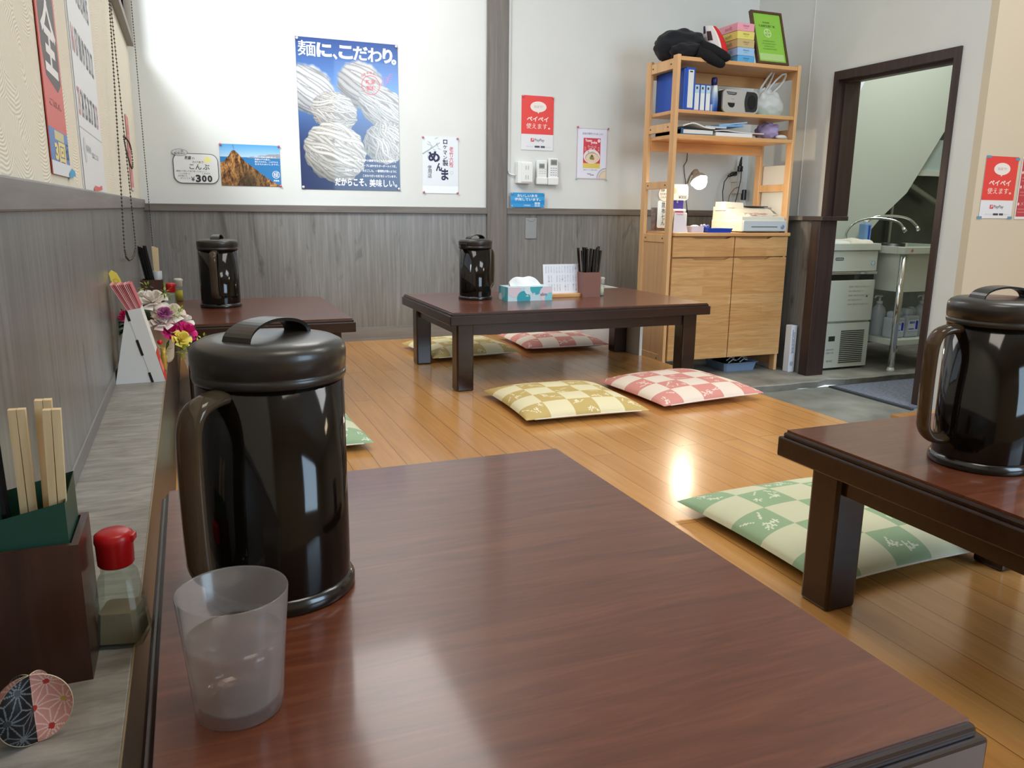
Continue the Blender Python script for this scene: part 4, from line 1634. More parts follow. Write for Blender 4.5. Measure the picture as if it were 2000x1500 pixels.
m.text(fr, 'Yuumy', .070, .024, .096, .034, (80, 80, 110), .03, e)
m.text(fr, 'yoka', .092, .018, .116, .028, (80, 80, 110), .03, e)
for r, cc in ((.060, (150, 150, 166)), (.056, (214, 210, 212)), (.044, (190, 176, 160)), (.041, (226, 206, 176))):
    m.poly(fr, [(.194, .005)] + [(.194 - r * cos(a * pi / 2 / 12), .005 + r * sin(a * pi / 2 / 12)) for a in range(13)], cc, .0006 + (.06 - r) * .02)
t = link('magazine_poster', m, PRINT, label='white poster showing a red ramen magazine cover, beside the wooden rack', cat='poster')
pins(t, fr, [(.001, .290), (.200, .288)], (196, 110, 116), .006)
pins(t, fr, [(.0, -.002), (.198, -.004)], (150, 196, 176), .005)

# ================================================================== FITTINGS ON THE BACK WALL
OFF = mat('white_plastic', (232, 233, 230), 0.4)
t = thing('socket_box', 'white surface-mounted box with two power sockets on the back wall', 'power socket', (1.79, YB - .02, .858))
link('housing', MB().box(1.747, 1.836, YB - .046, YB, .860, .980, bev=.005), OFF, t)
link('cover_plate', MB().box(1.766, 1.836, YB - .050, YB - .046, .868, .972, bev=.002), OFF, t)
m = MB()
for zc in (.894, .946):
    for dx in (-.007, .007):
        m.box(1.801 + dx - .0015, 1.801 + dx + .0015, YB - .0508, YB - .0498, zc - .011, zc + .011)
link('socket_holes', m, mat('slot_grey', (150, 150, 146), 0.6), t)
t = thing('cable_duct', 'thin white cable duct running down the grey post', 'cable duct', (1.702, YB - .01, .92))
link('duct', MB().box(1.697, 1.709, YB - .012, YB, .925, 3.4, bev=.002), OFF, t)
link('elbow_cable', MB().tube([(1.703, YB - .008, .93), (1.705, YB - .010, .915), (1.72, YB - .012, .908), (1.749, YB - .014, .905)], .004, 8), OFF, t)


def remote(x0, x1, z0, z1, label, scr, two):
    t = thing('remote_control', label, 'remote control', ((x0 + x1) / 2, YB - .012, z0), 'air conditioner remotes on the back wall')
    w, h = x1 - x0, z1 - z0
    link('holder', MB().box(x0 - .003, x1 + .003, YB - .030, YB, z0, z0 + h * .30, bev=.006), OFF, t)
    link('body', MB().box(x0, x1, YB - .024, YB - .003, z0 + .004, z1, bev=.006), OFF, t)
    fr = back(x0, z0, YB - .0245)
    m = MB()
    m.quad(fr, w * scr[0], h * scr[2], w * scr[1], h * scr[3], (148, 150, 146))
    m.quad(fr, w * (scr[0] + .06), h * (scr[2] + .04), w * (scr[1] - .06), h * (scr[3] - .05), (120, 124, 120), .0003)
    link('screen', m, PRINT, t)
    m = MB()
    for r in range(4 if two else 3):
        for c_ in range(3):
            cc = (150, 160, 178) if (r, c_) != (2, 2) else (226, 176, 96)
            if not two:
                cc = (186, 196, 196) if r else (170, 200, 176)
            m.quad(fr, w * (.2 + .24 * c_), h * (.62 - r * .085), w * (.36 + .24 * c_), h * (.645 - r * .085), cc)
    link('button', m, PRINT, t)


remote(1.874, 1.938, .857, .992, 'white remote control with a small screen, beside the socket box', (.18, .72, .66, .86), False)
remote(1.946, 2.007, .855, 1.005, 'taller white remote control with many buttons and an orange key', (.2, .85, .74, .95), True)
t = thing('wall_plate', 'grey blank plate with a finger notch on the wood panel below the rail', 'wall plate', (1.846, YB - .012, .550))
link('plate', MB().box(1.810, 1.882, YB - .014, YB - .007, .551, .668, bev=.002), mat('plate_grey', (146, 148, 146), 0.4, metal=0.3), t)
fr = back(1.810, .551, YB - .0145)
m = MB().stroke(fr, [(.010, .110), (.022, .100), (.036, .097), (.050, .100), (.062, .110)], .0022, (96, 98, 98))
link('notch', m, PRINT, t)

# ================================================================== WINDOW-SIDE WALL
def left(y, z, x=XW + .003):
    return Frame((x, y, z), (0, 1, 0), (0, 0, 1))


fr = left(1.497, .760)
bw, bh = .222, .95
m = sheet(fr, bw, bh, (206, 84, 66))
m.quad(fr, 0, 0, bw, .075, (96, 130, 186), .0003)
m.quad(fr, 0, 0, bw, .022, (222, 226, 230), .0005)
m.quad(fr, 0, .075, bw, bh, (212, 96, 84), .0003)
m.quad(fr, .06, .058, .17, .073, (206, 196, 140), .0005)
m.text(fr, '3回', .045, .022, .175, .056, (236, 214, 130), .05, e)
m.text(fr, 'もらえる', .18, .03, .215, .06, (40, 50, 90), .01, e)
m.text(fr, 'ごはん', .045, .112, .18, .124, (150, 60, 50), .01, e)
m.poly(fr, [(.04, .156), (.16, .142), (.205, .16), (.205, .30), (.17, .316), (.04, .30), (.02, .26), (.02, .2)], (70, 56, 50), .0004)
m.text(fr, '全', .035, .165, .195, .290, (232, 228, 222), .02, e)
m.poly(fr, [(.01, .350), (.19, .325), (.215, .36), (.215, .50), (.10, .51), (.01, .47)], (88, 66, 48), .0004)
m.text(fr, 'ラン', .02, .36, .205, .405, (226, 176, 80), .06, e)
m.text(fr, 'チ', .06, .41, .20, .460, (230, 224, 214), .06, e)
m.text(fr, '日替り', .08, .465, .21, .488, (226, 190, 110), .03, e)
m.disc(fr, .05, .48, .035, .022, (232, 200, 176), .0005)
m.text(fr, '本日の', .06, .55, .18, .57, (150, 60, 50), .01, e)
m.text(fr, '麺', .06, .64, .22, .80, (220, 222, 226), .006, e)
t = link('banner_poster', m, PRINT, label='long red and blue vertical poster on the combed plaster wall', cat='poster')
link('tape', MB().poly(fr, [(.19, .006), (.235, .018), (.28, .014), (.285, .004), (.24, .004), (.20, -.004)], (0, 0, 0), .0012), mat('cyan_tape', (60, 160, 206), 0.5), t)

fr = left(1.925, .744)
cw, ch = .50, 1.0
m = sheet(fr, cw, ch, (226, 226, 226), th=.0025)
m.quad(fr, 0, 0, .012, ch, (88, 86, 84), .0002)
DK, RD = (96, 98, 104), (222, 150, 146)
for r in range(6):
    for d in range(7):
        n = r * 7 + d - 5
        if 1 <= n <= 31:
            u0_ = .036 + d * .062
            z0_ = .655 - r * .125
            s_ = str(n)
            if z0_ < .14:
                continue
            m.text(fr, s_, u0_, z0_, u0_ + (.020 if len(s_) == 1 else .042), z0_ + .058, RD if d == 0 or n == 29 else DK, .012, e)
m.text(fr, '月', .22, .80, .30, .90, DK, .01, e)
m.quad(fr, .0, .128, cw, .130, (180, 180, 180), .0004)
m.text(fr, '事務機', .10, .082, .20, .098, (170, 172, 174), 0, e)
for a, b in ((.08, .10), (.075, .085), (.085, .07), (.095, .09)):
    m.disc(fr, a, b, .022, .012, (204, 206, 208), .0004 + a * .001)
m.text(fr, '文具のことなら', .21, .074, .36, .088, (150, 152, 156), .01, e)
t = link('calendar', m, PRINT, label='white wall calendar with black dates on the combed plaster wall', cat='calendar')
link('tape', MB().poly(fr, [(.17, .004), (.22, .012), (.30, .010), (.37, .016), (.38, .006), (.30, .002), (.2, -.002)], (0, 0, 0), .0015), mat('red_tape', (226, 92, 80), 0.5), t)

fr = left(3.56, .772)
m = sheet(fr, .17, .29, (212, 128, 122))
m.quad(fr, .02, .0, .15, .012, (222, 222, 218), .0004)
m.quad(fr, .05, .03, .12, .27, (226, 150, 142), .0004)
m.vtext(fr, 'お品書き', .06, .262, .05, .046, (190, 80, 80), .01, e)
link('paper_strip', m, PRINT, label='narrow faded red paper strip on the plaster near the room corner', cat='sign')

# bead chains of the window blind


def chain(pts, label, loop_note):
    ps = [Vector(p) for p in pts]
    # even spacing
    out, step, acc = [ps[0]], .0120, 0.0
    for a, b in zip(ps[:-1], ps[1:]):
        L = (b - a).length
        d = step - acc
        while d <= L:
            out.append(a.lerp(b, d / L))
            d += step
        acc = (acc + L) % step
    t = thing('bead_chain', label, 'chain', min(ps, key=lambda p: p.z))
    link('string', MB().tube(ps, .0009, 5), mat('chain_string', (70, 64, 56), 0.5), t)
    m = MB()
    for p in out:
        m.ball(p, .0030, nu=6, nv=4)
    link('beads', m, mat('chain_bead', (78, 70, 58), 0.3, metal=0.6), t, kind='stuff')


XC = -.176
chain([(XC, 3.45, 3.25), (XC, 3.02, 1.66), (XC, 2.92, 1.33), (XC, 2.80, 1.04), (XC, 2.66, .714), (XC, 2.61, .62), (XC, 2.60, .585), (XC, 2.64, .560), (XC, 2.74, .545), (XC, 2.88, .542), (XC, 3.02, .548), (XC, 3.12, .562), (XC, 3.145, .590), (XC, 3.135, .63), (XC, 3.113, .715), (XC, 3.05, 1.0), (XC, 2.97, 1.343), (XC, 3.04, 1.66), (XC, 3.47, 3.25)], 'long bead chain loop of the blind hanging over the grey panel by the corner', '')
kn = []
for i in range(25):
    a = 2 * pi * i / 24
    kn.append((XC + .004, 3.15 + .17 * cos(a) + .10 * sin(a), .900 - .045 * sin(a) + .012 * cos(2 * a)))
chain(kn, 'small knotted bead loop beside the long bead chain', '')
chain([(-.168, YB - .04, 3.25), (-.166, YB - .04, 1.46), (-.166, YB - .04, 1.20), (-.165, YB - .04, .90), (-.163, YB - .04, .55), (-.162, YB - .04, .40)], 'single bead chain hanging in the corner beside the back wall', '')

# ================================================================== WOODEN RACK WITH CABINET
ALDER = wood('rack_wood', [(0.25, (212, 160, 106)), (0.5, (226, 178, 124)), (0.8, (236, 194, 144))], (22, 22, 1.6), 0.42, detail=5, coat=0.1)
ALDERH = wood('rack_wood_cross', [(0.25, (206, 150, 94)), (0.5, (220, 166, 108)), (0.8, (230, 182, 126))], (1.6, 22, 22), 0.42, detail=5, coat=0.1)


def block_wood():
    """doors glued up from staggered blocks"""
    k = NT('block_board')
    v = k.coords(rot=(radians(90), 0, 0))
    br = k.n('ShaderNodeTexBrick', _offset=0.43, _offset_frequency=2)
    br.inputs['Scale'].default_value = 1.0
    br.inputs['Brick Width'].default_value = 0.42
    br.inputs['Row Height'].default_value = 0.052
    br.inputs['Mortar Size'].default_value = 0.0
    br.inputs['Color1'].default_value = lin((232, 184, 126))
    br.inputs['Color2'].default_value = lin((218, 164, 104))
    k.l(v, br.inputs['Vector'])
    g = k.ramp(k.noise(k.coords((4, 60, 60)), 1.0, 6, 0.6, 1.2), [(0.25, (216, 206, 196)), (0.7, (255, 255, 255))])
    mx = k.n('ShaderNodeMix', _data_type='RGBA', _blend_type='MULTIPLY')
    mx.inputs[0].default_value = 1.0
    k.l(br.outputs['Color'], mx.inputs[6])
    k.l(g, mx.inputs[7])
    k.l(mx.outputs[2], k.b.inputs['Base Color'])
    k.b.inputs['Roughness'].default_value = 0.4
    k.b.inputs['Coat Weight'].default_value = 0.12
    return k.m


BLOCK = block_wood()
GZ = -0.2
RX0, RX1, RY0, RY1, RZT = 2.393, 3.190, 3.680, 3.985, 1.504
TX, TY = .020, .046
t = thing('storage_rack', 'tall pale wooden rack with open shelves over a two-door cabinet', 'rack', ((RX0 + RX1) / 2, (RY0 + RY1) / 2, GZ))
for x in (RX0, RX1 - TX):
    for y in (RY0, RY1 - TY):
        link('post', MB().box(x, x + TX, y, y + TY, GZ, RZT, bev=.003), ALDER, t)
for x in (RX0 + .003, RX1 - TX + .003):
    for z0, z1 in ((1.438, 1.488), (1.128, 1.170), (.832, .872), (.548, .592), (.20, .245), (-.115, -.07)):
        link('side_rail', MB().box(x, x + TX - .006, RY0 + TY, RY1 - TY, z0, z1, bev=.002), ALDER, t)
    link('side_panel', MB().box(x + .005, x + .010, RY0 + TY, RY1 - TY, -.17, .56), wood('panel_wood', [(0.3, (206, 158, 112)), (0.7, (222, 178, 134))], (40, 40, 1.2), 0.5), t)
m = MB()
for x in (RX0 - .0008,):
    for z in (1.463, 1.15, .852, .570, -.092):
        for y in (RY0 + TY + .02, RY1 - TY - .02):
            m.box(x, x + .004, y - .003, y + .003, z - .003, z + .003)
link('bolt', m, mat('bolt_dark', (90, 66, 44), 0.5), t)
for z0, z1, ap in ((1.476, 1.496, 0), (1.218, 1.236, 0), (1.094, 1.113, 1)):
    link('shelf_board', MB().box(RX0 + TX, RX1 - TX, RY0 + .004, RY1 - .004, z0, z1, bev=.002), ALDERH, t)
    if ap:
        link('apron', MB().box(RX0 + TX, RX1 - TX, RY1 - .05, RY1 - .035, z0 - .055, z0, bev=.002), ALDERH, t)
link('back_rail', MB().box(RX0 + TX, RX1 - TX, RY1 - .018, RY1, 1.418, 1.475), ALDERH, t)
# the cabinet is a unit of its own inside the rack
CX0, CX1 = RX0 + TX + .004, RX1 - TX + .022
c = thing('cabinet', 'wooden cabinet with two drawers and two block-board doors under the rack shelves', 'cabinet', ((CX0 + CX1) / 2, 3.83, -.105))
link('carcass', MB().box(CX0, CX1 - .026, 3.694, 3.975, -.105, .583), BLOCK, c)
link('cabinet_top', MB().box(CX0 - .001, CX1 + .004, 3.660, 3.679, .583, .603, bev=.004).box(CX0, CX1 - .026, 3.679, 3.985, .583, .603), ALDERH, c)
mid = 2.820
for x0, x1, sd in ((CX0 + .002, mid - .003, 1), (mid + .003, CX1 - .004, -1)):
    fx = (x0 + x1) / 2
    # drawer front with a scooped finger edge along the top
    d = MB()
    lo, hi, y0 = .472, .580, 3.672
    pts = [(x0, lo), (x1, lo), (x1, hi)]
    s0 = x0 + (x1 - x0) * (.28 if sd > 0 else .05)
    s1 = x0 + (x1 - x0) * (.95 if sd > 0 else .70)
    pts += [(s1, hi), (s1 - .03, hi - .011), (s0 + .03, hi - .011), (s0, hi), (x0, hi)]
    d.prism([(a, y0, b) for a, b in pts][::-1], (0, .021, 0))
    link('drawer', d, BLOCK, c)
    lo, hi = -.100, .464
    pts = [(x0, lo), (x1, lo), (x1, hi)]
    s0 = x0 + (x1 - x0) * (.30 if sd > 0 else .06)
    s1 = x0 + (x1 - x0) * (.94 if sd > 0 else .70)
    pts += [(s1, hi), (s1 - .03, hi - .010), (s0 + .03, hi - .010), (s0, hi), (x0, hi)]
    link('door', MB().prism([(a, y0, b) for a, b in pts][::-1], (0, .021, 0)), BLOCK, c)

# --- on the rack's top board ------------------------------------------
ZT = 1.496
NAVY = mat('navy_cloth', (13, 14, 22), 0.9, sheen=0.08, bump=0.3, bscale=200)
rr_ = random.Random(2)
offs = [(rr_.uniform(1.5, 4), rr_.uniform(0, 6), rr_.uniform(2, 5), rr_.uniform(0, 6), rr_.uniform(2, 5), rr_.uniform(0, 6)) for _ in range(7)]


def wob(amp, sh=0):
    def f(d):
        s = 0
        for a, b, c0, e0, g, h in offs[sh:sh + 4]:
            s += sin(a * d.x * 2 + b) * sin(c0 * d.y * 2 + e0) * cos(g * d.z * 2 + h)
        return 1 + amp * s
    return f


t = thing('folded_jacket', 'dark navy jacket bundled up on the top of the wooden rack', 'jacket', (2.52, 3.80, ZT))


def sit(fn_, floor_):
    return fn_


def clamp_ball(m, c, rx, ry, rz, amp, sh, zmin):
    c = Vector(c)
    w = wob(amp, sh)

    def g(u, v):
        a, b = 2 * pi * u, pi * (v - .5)
        d = Vector((cos(b) * cos(a), cos(b) * sin(a), sin(b)))
        k = w(d)
        p = c + Vector((d.x * rx * k, d.y * ry * k, d.z * rz * k))
        p.z = max(p.z, zmin)
        return p
    return m.surf(g, 40, 26, wrap=True)


m = clamp_ball(MB(), (2.520, 3.855, 1.572), .150, .115, .090, .05, 0, ZT + .001)
link('body', m, NAVY, t)
link('sleeve', clamp_ball(MB(), (2.520, 3.765, 1.535), .120, .060, .046, .07, 2, ZT + .001), NAVY, t)
m = MB()
m.tube([(2.55, 3.72, 1.55), (2.61, 3.70, 1.535), (2.645, 3.672, 1.515), (2.668, 3.660, 1.505)], [.04, .036, .030, .026], 12)
m.ball((2.668, 3.660, 1.503), .030, .026, .022)
link('cuff', m, mat('black_knit', (12, 12, 13), 0.95, bump=0.4, bscale=400), t)
m = MB().tube([(2.53, 3.71, 1.525), (2.58, 3.685, 1.505), (2.612, 3.662, 1.480), (2.640, 3.655, 1.468)], [.034, .030, .025, .022], 12)
m.ball((2.640, 3.655, 1.468), .024, .02, .02)
link('cuff', m, mat('black_knit', (12, 12, 13), 0.95), t)

t = thing('cloth_bag', 'red and white cloth bag between the navy jacket and the pastel boxes', 'bag', (2.72, 3.82, ZT))


def bagf(u, v):
    a = 2 * pi * u
    h = v
    wx = .068 * (1 - .50 * h ** 2.2) * (1 + .06 * sin(3 * a + 4 * h))
    wy = .075 * (1 - .62 * h ** 1.6) * (1 + .05 * cos(2 * a + 3 * h))
    lean = -.045 * h * h
    return (2.712 + lean + wx * (abs(cos(a)) ** .8) * (1 if cos(a) > 0 else -1), 3.815 + wy * (abs(sin(a)) ** .8) * (1 if sin(a) > 0 else -1), ZT + .185 * h ** .9)


def bagc(u, v):
    a = u * 360
    if 262 < a < 352:
        if a < 268 or a > 346:
            return (232, 226, 220)
        return (214, 40, 44)
    if 205 < a < 240 and .55 < v < .85:
        return (60, 34, 38)
    if 170 < a < 200 and v > .8:
        return (40, 44, 70)
    return (216, 208, 204)


m = MB().surf(bagf, 44, 18, wrap=True, colfn=bagc)
m.surf(lambda u, v: tuple(Vector(bagf(u, 1.0)).lerp(Vector((2.667, 3.815, ZT + .190)), v)), 44, 2, wrap=True, col=(222, 214, 208))
link('bag_body', m, CLOTH, t)

rows = [((92, 172, 222), 'blue', 'lowest'), ((158, 196, 232), 'pale blue', 'second from below'), ((200, 178, 124), 'tan', 'middle'), ((226, 214, 112), 'yellow', 'second from the top'), ((236, 160, 176), 'pink', 'topmost')]
bh_ = .0405
for i, (cc, nm, pos_) in enumerate(rows):
    z0 = ZT + i * bh_
    dx = -.0035 * i
    m = MB().box(2.795 + dx, 2.905 + dx, 3.725, 3.945, z0, z0 + bh_ - .0006, bev=.0015, col=cc)
    fr = back(2.795 + dx, z0, 3.7245)
    m.text(fr, 'tissue', .035, .022, .075, .032, tuple(max(0, int(q * .72)) for q in cc), .01, .0003)
    m.quad(fr, .045, .014, .068, .016, tuple(max(0, int(q * .8)) for q in cc), .0003)
    f2 = Frame((2.7945 + dx, 3.94, z0), (0, -1, 0), (0, 0, 1))
    m.text(f2, 'soft', .11, .010, .17, .030, tuple(max(0, int(q * .8)) for q in cc), .02, .0003)
    link('tissue_carton', m, PRINT, label='%s tissue carton, %s of the pastel stack on the rack' % (nm, pos_), cat='tissue box', group='pastel tissue cartons on the rack')

# certificate in a dark frame, leaning
t = thing('picture_frame', 'bright green certificate in a dark frame leaning on top of the rack', 'picture frame', (3.02, 3.80, ZT))
th_ = radians(19)
fr = Frame((2.915, 3.705, ZT + .006), (1, 0, 0), (0, sin(th_), cos(th_)))
FW, FH = .207, .302


def slab(fr, a0, b0, a1, b1, c0, c1, m, **kw):
    m.prism([fr.p(a0, b0, c0), fr.p(a1, b0, c0), fr.p(a1, b1, c0), fr.p(a0, b1, c0)], tuple(fr.n * (c1 - c0)), **kw)
    return m


m = MB()
slab(fr, 0, 0, FW, .012, -.016, .004, m)
slab(fr, 0, FH - .012, FW, FH, -.016, .004, m)
slab(fr, 0, .012, .012, FH - .012, -.016, .004, m)
slab(fr, FW - .012, .012, FW, FH - .012, -.016, .004, m)
link('moulding', m, wood('frame_wood', [(0.3, (70, 46, 28)), (0.7, (96, 66, 42))], (30, 30, 30), 0.35), t)
m = MB()
slab(fr, .012, .012, FW - .012, FH - .012, -.010, -.002, m, col=(140, 196, 66))
m.quad(fr, .022, .022, FW - .022, .060, (176, 210, 130), -.0012)
m.ring(fr, .095, .178, .025, .005, (206, 228, 166), -.0010)
m.quad(fr, .092, .155, .098, .201, (206, 228, 166), -.0008)
m.quad(fr, .072, .175, .118, .181, (206, 228, 166), -.0008)
m.text(fr, '食品衛生責任者', .040, .212, .150, .226, (90, 120, 50), .015, -.0008)
m.text(fr, '秋田県', .070, .234, .118, .243, (90, 120, 50), .01, -.0008)
for i, (a, b) in enumerate(((.055, .135), (.05, .14), (.06, .13), (.05, .14))):
    m.text(fr, '氏名登録番号講習' if i % 2 else '有効期限平成年月', a, .128 - i * .015, b, .136 - i * .015, (110, 150, 60), 0, -.0008)
link('certificate', m, GLOSSY, t)

# --- second shelf ------------------------------------------------------
Z2 = 1.236


def binder(x0, x1, y0, y1, z0, h, label, group, spine=True, lab=(190, 214, 226)):
    t = thing('ring_binder', label, 'binder', ((x0 + x1) / 2, (y0 + y1) / 2, z0), group)
    m = MB()
    m.box(x0, x0 + .003, y0, y1, z0, z0 + h, col=(40, 82, 176))
    m.box(x1 - .003, x1, y0, y1, z0, z0 + h, col=(40, 82, 176))
    m.box(x0 + .003, x1 - .003, y0, y0 + .003, z0, z0 + h, col=(40, 82, 176))
    link('cover', m, PLASTICS, t)
    link('papers', MB().box(x0 + .004, x1 - .004, y0 + .004, y1 - .004, z0 + .002, z0 + h - .006), mat('paper_edge', (226, 226, 222), 0.8), t)
    fr = back(x0, z0, y0 - .0004)
    m = MB().quad(fr, .0035, .006, x1 - x0 - .0035, h - .005, (232, 234, 232))
    m.quad(fr, .0035, h - .045, x1 - x0 - .0035, h - .005, lab, .0002)
    w = x1 - x0
    m.quad(fr, w * .3, h - .026, w * .62, h - .014, (50, 60, 80), .0004)
    link('spine_label', m, PRINT, t)
    return t


t = thing('ring_binder', 'big blue file box with a wide white spine at the end of the second shelf', 'binder', (2.485, 3.83, Z2))
bx0, bx1, by0, by1, bh_ = 2.462, 2.520, 3.702, 3.962, .212
m = MB().box(bx0, bx1, by0, by1, Z2, Z2 + bh_, bev=.002, col=(34, 84, 184))
link('cover', m, PLASTICS, t)
m = MB().quad(back(bx0, Z2, by0 - .0006), .014, .012, .048, .200, (226, 228, 222))
m.quad(back(bx0, Z2, by0 - .0006), .022, .188, .040, .195, (40, 50, 70), .0003)
fl = Frame((bx0 - .0006, by1, Z2), (0, -1, 0), (0, 0, 1))
m.quad(fl, .205, .022, .250, .050, (206, 212, 222))
m.text(fl, '見本', .215, .030, .240, .042, (110, 120, 130), 0, .0004)
link('spine_label', m, PRINT, t)
link('flat_file', MB().box(2.448, 2.4595, 3.70, 3.965, Z2, Z2 + .205, bev=.001), mat('file_blue', (40, 88, 190), 0.4), label='thin blue flat file against the end of the rack beside the file box', cat='file')
xb = 2.5265
for i, w in enumerate((.0345, .0335, .0335)):
    binder(xb, xb + w, 3.715, 3.94, Z2, .136, ('first', 'second', 'third')[i] + ' small white-spined binder counting from the big blue file box', 'small white spined binders on the rack')
    xb += w + .0015
t = thing('spray_bottle', 'blue and white detergent bottle with a dark blue cap between binders and radio', 'bottle', (2.668, 3.738, Z2))


def botc(u, v):
    k = min(max((v - .25) / .5, 0), 1)
    if .52 < u < .66 and v < .38:
        return (206, 218, 236)
    return (int(24 + 196 * k), int(70 + 160 * k), int(160 + 70 * k))


pr = [(.010, 0), (.024, .003), (.027, .03), (.026, .07), (.020, .10), (.015, .125), (.0125, .14)]


def bot(u, v):
    i = min(int(v * (len(pr) - 1)), len(pr) - 2)
    f = v * (len(pr) - 1) - i
    r, z = pr[i][0] * (1 - f) + pr[i + 1][0] * f, pr[i][1] * (1 - f) + pr[i + 1][1] * f
    return (2.668 - .004 * sin(v * 5) + r * cos(2 * pi * u), 3.738 + r * .8 * sin(2 * pi * u), Z2 + z)


link('bottle_body', MB().surf(bot, 26, 24, wrap=True, colfn=botc), PLASTICS, t)
link('cap', MB().lathe([(.0125, .139), (.016, .142), (.0165, .165), (.014, .178), (0, .180)], (2.665, 3.738, Z2), 20), mat('navy_cap', (24, 26, 90), 0.35), t)

# CD radio
t = thing('cd_radio', 'silver portable radio with a dark speaker on the second shelf', 'radio', (2.80, 3.80, Z2))
SILV = mat('silver_plastic', (190, 188, 182), 0.32, metal=0.2)
x0, x1, yb, zb, zh = 2.708, 2.942, 3.722, Z2, .118
m = MB()
prf = rrect(0, 0, .234, zh, .026, 6)
m.prism([(x0 + a, yb, zb + .004 + b) for a, b in prf][::-1], (0, .17, 0))
link('housing', m, mat('dark_plastic', (56, 58, 60), 0.4), t)
fr = back(x0, zb + .004, yb - .0005)
m = MB()
m.prism([fr.p(a, b, -.002) for a, b in prf], tuple(fr.n * .012))
link('front_shell', m, SILV, t)
fr.r = fr.r * (.234 / .256)
m = MB()
o = .0105
m.poly(fr, [(.166 - .012 * cos((i / 12 - .5) * pi), .006 + .106 * i / 12) for i in range(13)][::-1] + [(.166, .007)] + [(.222, .007), (.240, .012), (.2495, .028), (.2495, .088), (.240, .104), (.222, .111)], (44, 46, 46), o)
link('speaker', m, PRINT, t)
m = MB()
m.disc(fr, .206, .058, .031, .037, (16, 16, 16), o + .001)
m.disc(fr, .206, .058, .024, .029, (24, 24, 24), o + .0015)
link('speaker_cone', m, PRINT, t)
m = MB()
m.poly(fr, [(.034, .050), (.086, .050), (.084, .034), (.072, .025), (.052, .027), (.038, .038)], (26, 26, 28), o)
link('display', m, PRINT, t)
m = MB()
m.poly(fr, [(.020, .107), (.096, .104), (.092, .092), (.076, .089), (.034, .091)], (72, 74, 76), o)
m.quad(fr, .032, .096, .084, .101, (140, 142, 142), o + .0005)
m.quad(fr, .06, .068, .08, .071, (150, 148, 144), o)
link('top_controls', m, PRINT, t)
link('carry_handle', MB().tube([(x0 + .012, yb + .06, zb + .112), (x0 + .02, yb + .055, zb + .125), (x0 + .09, yb + .055, zb + .126), (x0 + .10, yb + .06, zb + .114)], .005, 8), SILV, t)

# shopping bag with two loops
t = thing('plastic_bag', 'tied white plastic shopping bag with two loop handles on the second shelf', 'bag', (3.05, 3.80, Z2))
BAG = clear('thin_white_plastic', (240, 244, 244), 0.3, 0.90, (246, 249, 249))
m = MB()


def bg(u, v):
    a, b = 2 * pi * u, pi * (v - .5)
    d = Vector((cos(b) * cos(a), cos(b) * sin(a), sin(b)))
    k = wob(.06, 1)(d) * (1 + .05 * sin(a * 7) * max(0, d.z))
    z = d.z
    sh = 1 - .45 * max(0, z) ** 1.3
    p = Vector((3.060 + d.x * .104 * k * sh - .012 * max(0, z), 3.79 + d.y * .080 * k * sh, 1.300 + z * .088 * k))
    p.z = max(p.z, Z2 + .001)
    return p


m.surf(bg, 56, 32, wrap=True)
link('bag_body', m, BAG, t)
link('bag_bulge', MB().ball((2.985, 3.905, 1.325), .038, .034, .036, fn=wob(.05, 2)), BAG, t)


def loop(pts, w):
    mm = MB()
    mm.tube(pts, [w * (.7 + .5 * abs(cos(pi * i / (len(pts) - 1)))) for i in range(len(pts))], 8, flat=.35)
    return mm


a = [(3.004, 3.795, 1.358), (3.017, 3.790, 1.393), (3.044, 3.785, 1.435), (3.071, 3.785, 1.468), (3.087, 3.785, 1.482), (3.092, 3.785, 1.475), (3.083, 3.785, 1.452), (3.066, 3.785, 1.417), (3.046, 3.790, 1.381), (3.037, 3.795, 1.358)]
link('loop_handle', loop(a, .0125), BAG, t)
a = [(3.044, 3.785, 1.358), (3.062, 3.770, 1.393), (3.090, 3.760, 1.432), (3.123, 3.755, 1.461), (3.146, 3.755, 1.468), (3.150, 3.755, 1.456), (3.135, 3.755, 1.429), (3.110, 3.760, 1.399), (3.085, 3.770, 1.373), (3.066, 3.785, 1.352)]
link('loop_handle', loop(a, .0125), BAG, t)
link('green_folder', MB().box(2.93, 3.165, 3.690, 3.96, Z2, Z2 + .0025), mat('folder_green', (176, 190, 140), 0.5), label='thin pale green sheet lying under the plastic bag', cat='folder')

# --- third shelf: papers ------------------------------------------------
Z3 = 1.113
t = link('document_tray', MB().box(2.445, 2.652, 3.70, 3.95, Z3, Z3 + .006, col=(40, 90, 130)).box(2.447, 2.650, 3.702, 3.948, Z3 + .006, Z3 + .026, col=(226, 226, 222)).box(2.447, 2.462, 3.700, 3.95, Z3 + .006, Z3 + .032, col=(40, 92, 136)), PRINT, label='blue binder full of white sheets lying flat at one end of the third shelf', cat='binder')
m = MB()


def curl(x0, x1, y0, y1, z0, f, th=.003, col=(232, 230, 224), m=None):
    m = m or MB()
    n = 14
    top, bot_ = [], []
    for i in range(n + 1):
        x = x0 + (x1 - x0) * i / n
        z = z0 + f(i / n)
        top.append((x, y0, z + th))
        bot_.append((x, y0, z))
    m.prism(top + bot_[::-1], (0, y1 - y0, 0), col=col)
    return m


